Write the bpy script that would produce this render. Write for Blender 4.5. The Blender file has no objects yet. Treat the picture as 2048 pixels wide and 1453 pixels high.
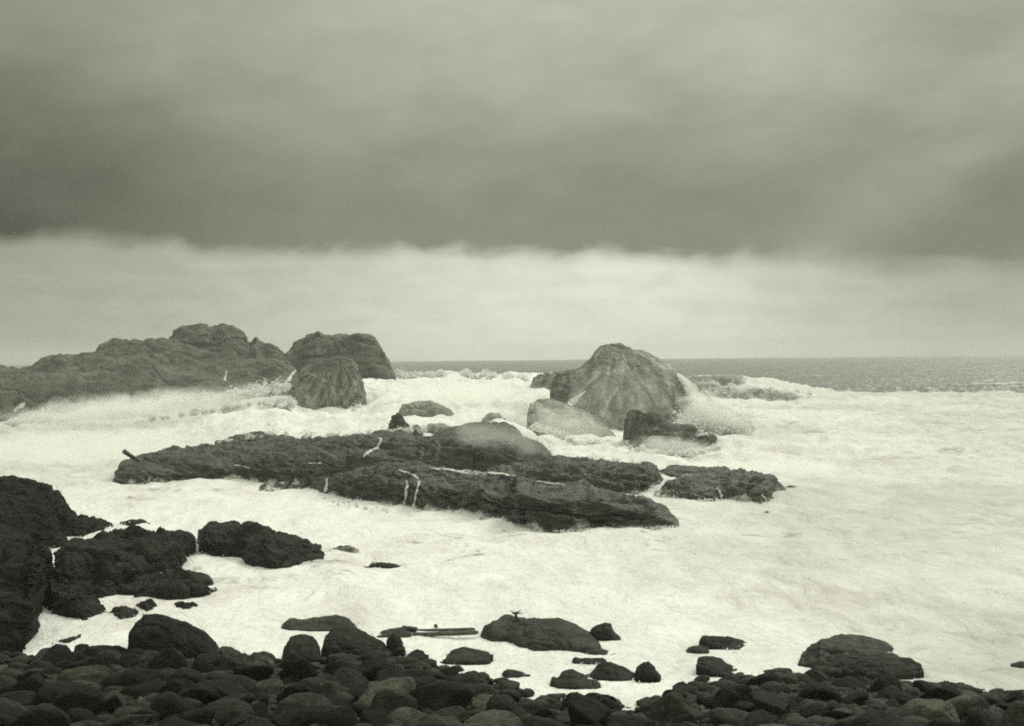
import bpy, bmesh, math, random
import numpy as np
from mathutils import Vector, Euler
from mathutils.bvhtree import BVHTree

S = bpy.context.scene
COL = S.collection
rng = np.random.RandomState(7)
random.seed(7)
R = math.radians

# ------------------------------------------------------------------ camera
CAM_H = 5.0                 # eye height above the water, metres
FPX = 2890.0                # focal length in photo pixels (photo 2048 wide)
PITCH = math.atan(13.5 / FPX)
ROLL = R(0.54)
cam_d = bpy.data.cameras.new('camera')
cam_d.sensor_width = 36.0
cam_d.lens = 36.0 * FPX / 2048.0
cam_d.clip_start = 0.1
cam_d.clip_end = 6000.0
cam = bpy.data.objects.new('camera', cam_d)
COL.objects.link(cam)
cam.location = (0, 0, CAM_H)
cam.rotation_euler = (math.pi / 2 - PITCH, ROLL, 0)
S.camera = cam
CR = np.array(Euler(cam.rotation_euler, 'XYZ').to_matrix())

# ------------------------------------------------------------------ exposure
S.view_settings.view_transform = 'Standard'
S.view_settings.look = 'None'
S.view_settings.gamma = 1.0
S.view_settings.use_curve_mapping = False
S.view_settings.exposure = 0.0
S.cycles.max_bounces = 14
S.cycles.diffuse_bounces = 12
S.cycles.glossy_bounces = 2
S.cycles.volume_bounces = 8
S.cycles.volume_step_rate = 2.0
S.cycles.use_denoising = False
S.cycles.use_adaptive_sampling = False
S.cycles.filter_width = 1.9

# ------------------------------------------------------------------ node helper
class NT:
    def __init__(s, tree):
        s.t = tree; s.n = tree.nodes; s.l = tree.links
    def new(s, kind, **kw):
        n = s.n.new(kind)
        for k, v in kw.items(): setattr(n, k, v)
        return n
    def put(s, sock, v):
        if v is None: return
        if isinstance(v, bpy.types.NodeSocket): s.l.new(v, sock)
        else: sock.default_value = v
    def m(s, op, a, b=None, c=None, clamp=False):
        n = s.new('ShaderNodeMath', operation=op); n.use_clamp = clamp
        s.put(n.inputs[0], a); s.put(n.inputs[1], b); s.put(n.inputs[2], c)
        return n.outputs[0]
    def ss(s, v, a, b, lo=0.0, hi=1.0):                      # smoothstep
        n = s.new('ShaderNodeMapRange', interpolation_type='SMOOTHSTEP')
        s.put(n.inputs[0], v); s.put(n.inputs[1], a); s.put(n.inputs[2], b); s.put(n.inputs[3], lo); s.put(n.inputs[4], hi)
        return n.outputs[0]
    def lin(s, v, a, b, lo=0.0, hi=1.0):
        n = s.new('ShaderNodeMapRange'); n.clamp = True
        s.put(n.inputs[0], v); s.put(n.inputs[1], a); s.put(n.inputs[2], b); s.put(n.inputs[3], lo); s.put(n.inputs[4], hi)
        return n.outputs[0]
    def mixf(s, f, a, b):
        n = s.new('ShaderNodeMix', data_type='FLOAT')
        s.put(n.inputs[0], f); s.put(n.inputs[2], a); s.put(n.inputs[3], b)
        return n.outputs[0]
    def mixc(s, f, a, b, blend='MIX'):
        n = s.new('ShaderNodeMix', data_type='RGBA', blend_type=blend)
        s.put(n.inputs[0], f); s.put(n.inputs[6], a); s.put(n.inputs[7], b)
        return n.outputs[2]
    def noise(s, vec, scale, detail=4, rough=0.5, dist=0.0):
        n = s.new('ShaderNodeTexNoise')
        s.put(n.inputs['Vector'], vec); s.put(n.inputs['Scale'], scale); s.put(n.inputs['Detail'], detail)
        s.put(n.inputs['Roughness'], rough); s.put(n.inputs['Distortion'], dist)
        return n.outputs[0]
    def vor(s, vec, scale, feature='F1'):
        n = s.new('ShaderNodeTexVoronoi', feature=feature)
        s.put(n.inputs['Vector'], vec); s.put(n.inputs['Scale'], scale)
        return n.outputs['Distance']
    def mapv(s, vec, loc=(0, 0, 0), sc=(1, 1, 1), rot=(0, 0, 0)):
        n = s.new('ShaderNodeMapping'); s.put(n.inputs[0], vec)
        s.put(n.inputs[1], loc); s.put(n.inputs[2], rot); s.put(n.inputs[3], sc)
        return n.outputs[0]
    def sep(s, v):
        n = s.new('ShaderNodeSeparateXYZ'); s.put(n.inputs[0], v); return n.outputs
    def comb(s, x, y, z):
        n = s.new('ShaderNodeCombineXYZ'); s.put(n.inputs[0], x); s.put(n.inputs[1], y); s.put(n.inputs[2], z); return n.outputs[0]
    def bump(s, h, strength, dist, normal=None):
        n = s.new('ShaderNodeBump'); s.put(n.inputs['Height'], h); s.put(n.inputs['Strength'], strength)
        s.put(n.inputs['Distance'], dist); s.put(n.inputs['Normal'], normal); return n.outputs[0]

# ------------------------------------------------------------------ world: storm sky
SUN_EL, SUN_AZ = R(40), R(38)            # azimuth measured from +Y towards +X
W = bpy.data.worlds.new('World'); S.world = W; W.use_nodes = True
wt = NT(W.node_tree); wt.n.clear()
wo = wt.new('ShaderNodeOutputWorld')
sky = wt.new('ShaderNodeTexSky', sky_type='NISHITA')
sky.sun_disc = False; sky.sun_elevation = SUN_EL; sky.sun_rotation = SUN_AZ
sky.air_density = 1.0; sky.dust_density = 4.0
bw = wt.new('ShaderNodeRGBToBW'); wt.l.new(sky.outputs[0], bw.inputs[0])
TINT = (0.985, 1.0, 0.835, 1)
nish_col = wt.mixc(1.0, bw.outputs[0], TINT, 'MULTIPLY')
b1 = wt.new('ShaderNodeBackground'); wt.put(b1.inputs[0], nish_col); b1.inputs[1].default_value = 0.1
tc = wt.new('ShaderNodeTexCoord')
dx, dy, dz = wt.sep(tc.outputs['Generated'])
el = wt.m('MULTIPLY', wt.m('ARCSINE', dz), 180 / math.pi)          # elevation, degrees
az = wt.m('MULTIPLY', wt.m('ARCTAN2', dx, dy), 180 / math.pi)      # degrees right of the view axis
p2 = wt.comb(wt.m('MULTIPLY', az, 0.1), wt.m('MULTIPLY', el, 0.22), 0.0)
n_big = wt.noise(p2, 1.3, 3, 0.5, 0.4)
n_mid = wt.noise(p2, 4.0, 4, 0.55, 0.5)
p3 = wt.comb(wt.m('MULTIPLY', az, 0.05), wt.m('MULTIPLY', el, 0.9), 3.0)
n_str = wt.noise(p3, 2.2, 3, 0.5, 0.2)
n_edge = wt.noise(wt.comb(wt.m('MULTIPLY', az, 0.28), wt.m('MULTIPLY', el, 0.12), 7.0), 1.0, 3, 0.5)
# lower edge of the dark bank
edge = wt.m('ADD', 4.05, wt.m('MULTIPLY', wt.m('SUBTRACT', n_edge, 0.5), 1.5))
edge = wt.m('ADD', edge, wt.m('MULTIPLY', wt.m('SUBTRACT', n_mid, 0.5), 0.55))
edge = wt.m('ADD', edge, wt.lin(az, -20, -10, 0.6, 0.0))
edge = wt.m('ADD', edge, wt.lin(az, 5, 18, 0.0, -0.95))
soft = wt.m('MULTIPLY', wt.lin(az, 4, 18, 0.42, 0.9), wt.lin(n_mid, 0.3, 0.7, 0.7, 1.5))
bank = wt.ss(el, wt.m('SUBTRACT', edge, soft), wt.m('ADD', edge, soft))
# radiance of the bright band under the bank
below = wt.mixf(wt.ss(az, -20, 1), 0.36, 0.66)
below = wt.mixf(wt.ss(az, 5, 19), below, 0.39)
below = wt.m('MULTIPLY', below, wt.lin(n_str, 0.3, 0.7, 0.96, 1.04))
below = wt.m('MULTIPLY', below, wt.lin(n_mid, 0.3, 0.7, 0.92, 1.08))
below = wt.m('MULTIPLY', below, wt.lin(el, 0, 4, 1.06, 0.98))
below = wt.m('MULTIPLY', below, wt.m('ADD', 1.0, wt.m('MULTIPLY', 0.12, wt.m('MULTIPLY', wt.ss(az, -9, 3), wt.ss(az, 13, 4)))))
# radiance of the bank: dark at its foot, brighter upward
foot = wt.mixf(wt.ss(az, -22, -6), 0.05, 0.23)
foot = wt.mixf(wt.ss(az, 8, 20), foot, 0.18)
topv = wt.mixf(wt.ss(az, -20, 0), 0.29, 0.47)
topv = wt.mixf(wt.ss(az, 8, 20), topv, 0.37)
up = wt.ss(wt.m('ADD', el, wt.m('MULTIPLY', wt.m('SUBTRACT', n_big, 0.5), 5.0)), 5.0, 14.0)
bankv = wt.mixf(up, foot, topv)
bankv = wt.m('MULTIPLY', wt.m('MULTIPLY', bankv, wt.lin(n_mid, 0.3, 0.7, 0.95, 1.05)), wt.lin(n_big, 0.3, 0.7, 0.96, 1.04))
# slanting darker cloud roll on the right
slant = wt.m('SUBTRACT', el, wt.m('MULTIPLY', wt.m('SUBTRACT', az, 12.0), 0.75))
roll_ = wt.m('MULTIPLY', wt.ss(slant, 0.8, 3.6), wt.ss(slant, 7.5, 4.2))
bankv = wt.m('MULTIPLY', bankv, wt.mixf(wt.m('MULTIPLY', wt.ss(az, 7, 13), roll_), 1.0, 1.32))
vis = wt.mixf(bank, below, bankv)
# everything above the picture: a plain bright overcast
high = wt.lin(wt.noise(tc.outputs['Generated'], 2.5, 4, 0.5), 0.3, 0.7, 0.92, 1.14)
lum = wt.mixf(wt.ss(el, 13, 34), vis, high)
lumc = wt.new('ShaderNodeCombineColor')
wt.put(lumc.inputs[0], lum); wt.put(lumc.inputs[1], lum); wt.put(lumc.inputs[2], lum)
tint = wt.mixc(wt.lin(lum, 0.05, 0.4), (0.93, 1.0, 0.70, 1), TINT)
cl = wt.mixc(1.0, lumc.outputs[0], tint, 'MULTIPLY')
b2 = wt.new('ShaderNodeBackground'); wt.put(b2.inputs[0], cl); b2.inputs[1].default_value = 1.0
ms = wt.new('ShaderNodeMixShader'); ms.inputs[0].default_value = 0.96
wt.l.new(b1.outputs[0], ms.inputs[1]); wt.l.new(b2.outputs[0], ms.inputs[2])
wt.l.new(ms.outputs[0], wo.inputs[0])

sun_d = bpy.data.lights.new('sun', 'SUN'); sun_d.energy = 1.5; sun_d.angle = R(25); sun_d.color = (1.0, 0.99, 0.86)
sun = bpy.data.objects.new('sun', sun_d); COL.objects.link(sun)
sd = Vector((math.sin(SUN_AZ) * math.cos(SUN_EL), math.cos(SUN_AZ) * math.cos(SUN_EL), math.sin(SUN_EL)))
sun.rotation_euler = sd.to_track_quat('Z', 'Y').to_euler()

# ------------------------------------------------------------------ numpy noise
_perm = np.random.RandomState(3).permutation(256).astype(np.int64)
_perm = np.concatenate([_perm, _perm, _perm])
_g = np.random.RandomState(4).normal(size=(256, 3)); _g /= np.linalg.norm(_g, axis=1)[:, None]
def _h(i, j, k): return _perm[(_perm[(_perm[i & 255] + j) & 255] + k) & 255]
def perlin(p):
    p = np.asarray(p, float); i = np.floor(p).astype(np.int64); f = p - i
    u = f * f * f * (f * (f * 6 - 15) + 10); out = 0
    for a in (0, 1):
        for b in (0, 1):
            for c in (0, 1):
                g = _g[_h(i[..., 0] + a, i[..., 1] + b, i[..., 2] + c)]
                d = g[..., 0] * (f[..., 0] - a) + g[..., 1] * (f[..., 1] - b) + g[..., 2] * (f[..., 2] - c)
                w = (u[..., 0] if a else 1 - u[..., 0]) * (u[..., 1] if b else 1 - u[..., 1]) * (u[..., 2] if c else 1 - u[..., 2])
                out = out + d * w
    return out * 1.5
def fbm(p, o=4, gain=0.5):
    s = 0; a = 1.0; q = np.asarray(p, float)
    for _ in range(o):
        s = s + a * perlin(q); q = q * 2.03 + 17.1; a *= gain
    return s
def ridged(p, o=4, gain=0.5):
    s = 0; a = 1.0; q = np.asarray(p, float)
    for _ in range(o):
        s = s + a * (1 - 2 * np.abs(perlin(q))); q = q * 2.07 + 9.3; a *= gain
    return s
def worley(p):                                                # F1, F2, cell id
    p = np.asarray(p, float); i = np.floor(p).astype(np.int64)
    f1 = np.full(p.shape[:-1], 9.0); f2 = f1.copy(); cid = np.zeros(p.shape[:-1])
    for a in (-1, 0, 1):
        for b in (-1, 0, 1):
            for c in (-1, 0, 1):
                h = _h(i[..., 0] + a, i[..., 1] + b, i[..., 2] + c)
                fp = np.stack([i[..., 0] + a + _perm[h] / 255., i[..., 1] + b + _perm[h + 37] / 255., i[..., 2] + c + _perm[h + 91] / 255.], -1)
                d = np.linalg.norm(fp - p, axis=-1)
                near = d < f1
                f2 = np.where(near, f1, np.minimum(f2, d)); cid = np.where(near, _perm[h + 11] / 255., cid); f1 = np.where(near, d, f1)
    return f1, f2, cid
def sstep(v, a, b):
    t = np.clip((v - a) / (b - a), 0, 1); return t * t * (3 - 2 * t)

# ------------------------------------------------------------------ photo pixel -> ray
def ray(px, py):
    px, py = np.broadcast_arrays(np.asarray(px, float), np.asarray(py, float))
    d = np.stack([(px - 1024) / FPX, -(py - 726.5) / FPX, -np.ones_like(px)], -1)
    return d @ CR.T
def at_depth(px, py, Y):
    d = ray(px, py); t = np.asarray(Y) / d[..., 1]
    return d * t[..., None] + np.array([0, 0, CAM_H])
def on_water(px, py, z=0.0):
    d = ray(px, py); t = (z - CAM_H) / d[..., 2]
    return d * t[..., None] + np.array([0, 0, CAM_H])

# ------------------------------------------------------------------ mesh helpers
def mesh_np(name, verts, faces, smooth=True):
    me = bpy.data.meshes.new(name)
    verts = np.asarray(verts, np.float32); faces = np.asarray(faces, np.int32)
    n, k = faces.shape
    me.vertices.add(len(verts)); me.vertices.foreach_set('co', verts.ravel())
    me.loops.add(n * k); me.loops.foreach_set('vertex_index', faces.ravel())
    me.polygons.add(n); me.polygons.foreach_set('loop_start', np.arange(0, n * k, k, dtype=np.int32))
    me.polygons.foreach_set('loop_total', np.full(n, k, np.int32))
    me.polygons.foreach_set('use_smooth', np.full(n, smooth, bool))
    me.update(calc_edges=True); me.validate()
    return me
def link(name, me, mat, loc=(0, 0, 0), parent=None):
    o = bpy.data.objects.new(name, me); COL.objects.link(o); o.location = loc
    if mat and me and not me.materials: me.materials.append(mat)
    if parent: o.parent = parent
    return o
def tag(o, label=None, cat=None, group=None, kind=None):
    if label: o['label'] = label
    if cat: o['category'] = cat
    if group: o['group'] = group
    if kind: o['kind'] = kind
    return o
def grid_faces(nr, nc, wrap=False):
    a = np.arange(nr * nc).reshape(nr, nc)
    if wrap: a = np.concatenate([a, a[:, :1]], 1)
    return np.stack([a[:-1, :-1], a[:-1, 1:], a[1:, 1:], a[1:, :-1]], -1).reshape(-1, 4)

# ------------------------------------------------------------------ materials
def rock_mat(name, dark, light, scale=1.0, streak=0.0, wash=0.25, rough=0.6, objrand=0.0, bump=1.0, fan=None, spec=0.18):
    m = bpy.data.materials.new(name); m.use_nodes = True
    t = NT(m.node_tree); bsdf = t.n['Principled BSDF']
    tc = t.new('ShaderNodeTexCoord'); geo = t.new('ShaderNodeNewGeometry'); oi = t.new('ShaderNodeObjectInfo')
    vec = t.new('ShaderNodeVectorMath', operation='ADD')
    t.l.new(tc.outputs['Object'], vec.inputs[0])
    t.put(vec.inputs[1], t.comb(t.m('MULTIPLY', oi.outputs['Random'], 37.0), t.m('MULTIPLY', oi.outputs['Random'], 91.0), 0.0))
    v = vec.outputs[0]
    n1 = t.noise(v, 0.9 * scale, 6, 0.62, 0.3)
    n2 = t.noise(v, 5.0 * scale, 6, 0.65)
    strat = t.noise(t.mapv(v, sc=(0.6, 0.9, 5.0), rot=(R(14), R(-9), 0)), 1.4 * scale, 5, 0.6, 0.6)
    f = t.m('ADD', t.m('MULTIPLY', n1, 0.5), t.m('ADD', t.m('MULTIPLY', n2, 0.25), t.m('MULTIPLY', strat, 0.35)))
    f = t.lin(f, 0.40, 0.72)
    col = t.mixc(f, (*dark, 1), (*light, 1))
    crack = t.vor(t.mapv(v, sc=(1, 1, 1.8)), 1.6 * scale, 'DISTANCE_TO_EDGE')
    ck = t.ss(t.m('ADD', crack, t.m('MULTIPLY', t.m('SUBTRACT', n2, 0.5), 0.12)), 0.0, 0.07)
    speck = t.ss(t.noise(v, 28 * scale, 3, 0.7), 0.60, 0.72)
    col = t.mixc(t.m('MULTIPLY', speck, 0.25), col, (light[0] * 2.2, light[1] * 2.2, light[2] * 2.2, 1))
    if objrand > 0:
        k = t.m('ADD', 0.40, t.m('MULTIPLY', t.m('POWER', oi.outputs['Random'], 4.0), 4.2 * objrand))
        kk = t.new('ShaderNodeCombineColor'); [t.put(kk.inputs[i], k) for i in range(3)]
        col = t.mixc(1.0, col, kk.outputs[0], 'MULTIPLY')
    if streak > 0:      # water still running down the face in white threads
        if fan:         # threads spread downhill from the top
            ox, oy, oz = t.sep(tc.outputs['Object'])
            ddx = t.m('SUBTRACT', ox, fan[0]); ddz = t.m('SUBTRACT', fan[1], oz)
            an = t.m('ARCTAN2', ddx, t.m('MAXIMUM', ddz, 0.3))
            rr_ = t.m('POWER', t.m('ADD', t.m('POWER', ddx, 2.0), t.m('POWER', ddz, 2.0)), 0.5)
            sv = t.noise(t.comb(t.m('MULTIPLY', an, 3.2), t.m('MULTIPLY', rr_, 0.28), t.m('MULTIPLY', oy, 0.2)), 2.2, 7, 0.68, 0.45)
        else:
            sv = t.noise(t.mapv(v, sc=(1.0, 0.6, 0.10)), 1.7 * scale, 5, 0.66, 0.5)
        sp = t.noise(v, 0.35 * scale, 2, 0.5)
        if fan: sp = t.m('SUBTRACT', t.m('ADD', sp, 0.06), t.lin(rr_, 0.9, 2.6, 0.30, 0.0))
        sf = t.m('MULTIPLY', t.ss(sv, 0.38, 0.72), t.ss(sp, 0.30, 0.60))
        col = t.mixc(t.m('MULTIPLY', sf, streak), col, (0.72, 0.735, 0.66, 1))
    if wash > 0:        # foam left on the foot of the rock
        pz = t.sep(geo.outputs['Position'])[2]
        wl = t.m('ADD', pz, t.m('MULTIPLY', t.m('SUBTRACT', t.noise(geo.outputs['Position'], 1.1 * scale, 5, 0.65), 0.5), -1.2))
        wf = t.ss(wl, wash, wash - 0.22)
        col = t.mixc(t.m('MULTIPLY', wf, 0.85), col, (0.78, 0.79, 0.72, 1))
    t.put(bsdf.inputs['Base Color'], col)
    t.put(bsdf.inputs['Roughness'], t.lin(n2, 0.3, 0.7, rough - 0.12, rough + 0.15))
    bsdf.inputs['Specular IOR Level'].default_value = spec
    h = t.m('ADD', t.m('MULTIPLY', n1, 0.6), t.m('ADD', t.m('MULTIPLY', n2, 0.35), t.m('ADD', t.m('MULTIPLY', ck, 0.14), t.m('MULTIPLY', strat, 0.5))))
    t.put(bsdf.inputs['Normal'], t.bump(h, 0.85 * bump, 0.35 / scale))
    return m

M_reef = rock_mat('reef_rock', (0.013, 0.0145, 0.010), (0.088, 0.093, 0.073), 1.0, wash=0.12, rough=0.45, spec=0.25, bump=1.0)
M_reef_hump = rock_mat('reef_hump_rock', (0.022, 0.024, 0.017), (0.085, 0.091, 0.071), 0.8, wash=0.1)
M_near = rock_mat('near_rock', (0.005, 0.006, 0.0042), (0.034, 0.037, 0.028), 1.2, wash=-0.06, spec=0.08)
M_black = rock_mat('black_cliff', (0.004, 0.005, 0.0035), (0.013, 0.0145, 0.011), 1.0, wash=-0.1, spec=0.05, bump=0.7)
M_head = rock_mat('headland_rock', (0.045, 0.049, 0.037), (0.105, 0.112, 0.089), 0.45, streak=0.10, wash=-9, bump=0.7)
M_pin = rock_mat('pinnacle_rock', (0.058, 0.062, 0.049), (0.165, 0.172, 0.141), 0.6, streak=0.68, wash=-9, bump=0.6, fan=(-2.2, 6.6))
M_stack = rock_mat('streaming_rock', (0.050, 0.054, 0.041), (0.115, 0.122, 0.097), 0.8, streak=0.5, wash=-9, bump=0.6, fan=(0.2, 5.8))
M_whale = rock_mat('whaleback_rock', (0.014, 0.015, 0.011), (0.062, 0.066, 0.050), 1.3, wash=-0.12, bump=0.8, spec=0.1)
M_turtle = rock_mat('turtle_rock', (0.008, 0.009, 0.0065), (0.036, 0.039, 0.029), 1.5, wash=-0.12, bump=0.6, spec=0.12)
M_mid = rock_mat('surf_rock', (0.025, 0.027, 0.02), (0.10, 0.106, 0.084), 0.9, streak=0.2, wash=-9)
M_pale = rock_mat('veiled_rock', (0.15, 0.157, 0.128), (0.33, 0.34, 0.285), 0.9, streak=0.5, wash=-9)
M_boulder = rock_mat('boulder_rock', (0.007, 0.008, 0.0055), (0.045, 0.048, 0.036), 2.2, wash=-0.1, bump=0.7, spec=0.08)
M_stone = rock_mat('shore_stone', (0.0025, 0.003, 0.0022), (0.038, 0.040, 0.030), 2.4, wash=-9, objrand=1.0, bump=1.0, spec=0.08)

def foam_mat():
    m = bpy.data.materials.new('surf_water'); m.use_nodes = True
    t = NT(m.node_tree); bsdf = t.n['Principled BSDF']
    geo = t.new('ShaderNodeNewGeometry'); P = geo.outputs['Position']
    at = t.new('ShaderNodeAttribute', attribute_name='foam'); fo = at.outputs['Fac']
    n1 = t.noise(t.mapv(P, sc=(0.22, 0.11, 0.3)), 1.0, 6, 0.62, 0.8)
    n2 = t.noise(t.mapv(P, sc=(0.95, 0.42, 0.9)), 1.0, 7, 0.68, 0.8)
    n3 = t.noise(t.mapv(P, sc=(1.0, 0.45, 1.0)), 6.0, 5, 0.70)
    n4 = t.noise(t.mapv(P, loc=(40, 7, 0), sc=(0.5, 0.42, 0.6)), 0.9, 7, 0.70, 1.4)
    # inside the surf: mostly white, with thinner greyer patches, lace and dark threads of open water
    thin = t.m('MULTIPLY', t.ss(n1, 0.47, 0.66), t.ss(n2, 0.38, 0.64))
    lace = t.vor(t.mapv(t.new('ShaderNodeVectorMath', operation='ADD').outputs[0], sc=(1, 1, 1)), 1.0, 'DISTANCE_TO_EDGE') if False else None
    n5 = t.noise(t.mapv(P, loc=(3, 9, 0), sc=(0.06, 0.09, 0.1)), 1.0, 3, 0.5, 0.5)
    gap = t.m('MULTIPLY', t.ss(n4, 0.55, 0.66), t.ss(t.m('ADD', t.m('MULTIPLY', n5, 0.7), t.m('MULTIPLY', n1, 0.3)), 0.50, 0.60))
    white = t.mixc(t.lin(n2, 0.3, 0.7), (0.88, 0.885, 0.855, 1), (0.95, 0.955, 0.935, 1))
    white = t.mixc(t.m('MULTIPLY', t.ss(n3, 0.42, 0.66), 0.40), white, (0.64, 0.65, 0.60, 1))
    white = t.mixc(t.m('MULTIPLY', thin, 0.5), white, (0.50, 0.46, 0.41, 1))
    white = t.mixc(t.m('MULTIPLY', gap, 0.75), white, (0.19, 0.20, 0.165, 1))
    th = t.new('ShaderNodeAttribute', attribute_name='thin').outputs['Fac']  # thinner foam patches, plus shade painted as grey at left and right
    thin_shade = t.m('MULTIPLY', th, t.lin(n2, 0.3, 0.7, 0.55, 1.15), clamp=True)
    white = t.mixc(t.m('MULTIPLY', thin_shade, 0.75), white, (0.50, 0.51, 0.455, 1))
    # open sea
    cap = t.noise(t.mapv(P, sc=(0.035, 0.09, 0.1)), 1.0, 7, 0.7, 0.5)
    capf = t.ss(cap, 0.66, 0.72)
    seac = t.mixc(t.m('MULTIPLY', capf, 0.6), (0.06, 0.064, 0.05, 1), (0.7, 0.71, 0.66, 1))
    fe = t.ss(t.m('ADD', fo, t.m('MULTIPLY', t.m('SUBTRACT', n2, 0.5), 0.55)), 0.35, 0.62)
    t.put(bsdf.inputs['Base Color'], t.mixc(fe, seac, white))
    t.put(bsdf.inputs['Roughness'], t.mixf(fe, 0.32, 0.95))
    t.put(bsdf.inputs['Specular IOR Level'], t.mixf(fe, 0.5, 0.08))
    seaw = t.noise(t.mapv(P, sc=(0.25, 0.6, 0.5)), 1.0, 6, 0.6, 0.3)
    h = t.mixf(fe, t.m('MULTIPLY', seaw, 2.2), t.m('ADD', t.m('MULTIPLY', n2, 0.9), t.m('ADD', t.m('MULTIPLY', n4, 0.3), t.m('MULTIPLY', n3, 0.2))))
    t.put(bsdf.inputs['Normal'], t.bump(h, 0.8, 0.45))
    return m
M_surf = foam_mat()

def white_water_mat():
    m = bpy.data.materials.new('white_water'); m.use_nodes = True
    t = NT(m.node_tree); b = t.n['Principled BSDF']
    P = t.new('ShaderNodeNewGeometry').outputs['Position']
    n = t.noise(t.mapv(P, sc=(3, 3, 0.7)), 3.0, 5, 0.65)
    t.put(b.inputs['Base Color'], t.mixc(t.lin(n, 0.3, 0.7), (0.55, 0.56, 0.50, 1), (0.86, 0.865, 0.82, 1)))
    b.inputs['Roughness'].default_value = 0.8
    t.put(b.inputs['Normal'], t.bump(n, 0.6, 0.1))
    ea = t.new('ShaderNodeAttribute', attribute_name='edge').outputs['Fac']
    n2 = t.noise(t.mapv(P, sc=(4, 4, 1.6)), 2.2, 5, 0.7)
    al = t.ss(t.m('ADD', ea, t.m('MULTIPLY', t.m('SUBTRACT', n2, 0.5), 2.2)), 0.20, 0.85)
    t.put(b.inputs['Alpha'], t.m('MULTIPLY', al, 0.92))
    return m
M_white = white_water_mat()

def wood_mat():
    m = bpy.data.materials.new('wet_driftwood'); m.use_nodes = True
    t = NT(m.node_tree); b = t.n['Principled BSDF']
    oc = t.new('ShaderNodeTexCoord').outputs['Object']
    n = t.noise(t.mapv(oc, sc=(1.0, 9, 9)), 3.0, 5, 0.6, 0.4)
    t.put(b.inputs['Base Color'], t.mixc(t.lin(n, 0.35, 0.68), (0.02, 0.021, 0.015, 1), (0.11, 0.113, 0.085, 1)))
    b.inputs['Roughness'].default_value = 0.6
    t.put(b.inputs['Normal'], t.bump(n, 0.7, 0.03))
    return m
M_wood = wood_mat()

def shore_mat():
    m = bpy.data.materials.new('shore_shingle'); m.use_nodes = True
    t = NT(m.node_tree); b = t.n['Principled BSDF']
    P = t.new('ShaderNodeNewGeometry').outputs['Position']
    v = t.vor(P, 9.0); n = t.noise(P, 3.0, 6, 0.65)
    t.put(b.inputs['Base Color'], t.mixc(t.lin(n, 0.35, 0.7), (0.009, 0.010, 0.007, 1), (0.04, 0.042, 0.03, 1)))
    b.inputs['Roughness'].default_value = 0.65
    t.put(b.inputs['Normal'], t.bump(t.m('SUBTRACT', n, v), 0.9, 0.12))
    return m
M_shore = shore_mat()

def mist_mat(name, density, scale=0.5, lo=0.40, hi=0.66, aniso=0.2, soft=0.0):
    m = bpy.data.materials.new(name); m.use_nodes = True
    t = NT(m.node_tree); t.n.clear()
    out = t.new('ShaderNodeOutputMaterial'); pv = t.new('ShaderNodeVolumePrincipled')
    tc = t.new('ShaderNodeTexCoord'); geo = t.new('ShaderNodeNewGeometry')
    ln = t.new('ShaderNodeVectorMath', operation='LENGTH'); t.l.new(tc.outputs['Object'], ln.inputs[0])
    n = t.noise(t.mapv(geo.outputs['Position'], sc=(1.0, 1.0, 1.25)), scale, 6, 0.66, 0.9)
    fall = t.ss(ln.outputs['Value'], 1.0, 0.15)
    d = t.ss(t.m('ADD', n, t.m('MULTIPLY', t.m('SUBTRACT', fall, 0.55), 0.50)), lo, hi)
    d = t.m('MULTIPLY', t.m('MULTIPLY', d, t.ss(fall, 0.0, 0.35)), density)
    t.put(pv.inputs['Density'], d)
    pv.inputs['Color'].default_value = (0.985, 0.99, 0.965, 1)
    pv.inputs['Anisotropy'].default_value = aniso
    t.l.new(pv.outputs[0], out.inputs['Volume'])
    return m

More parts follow.
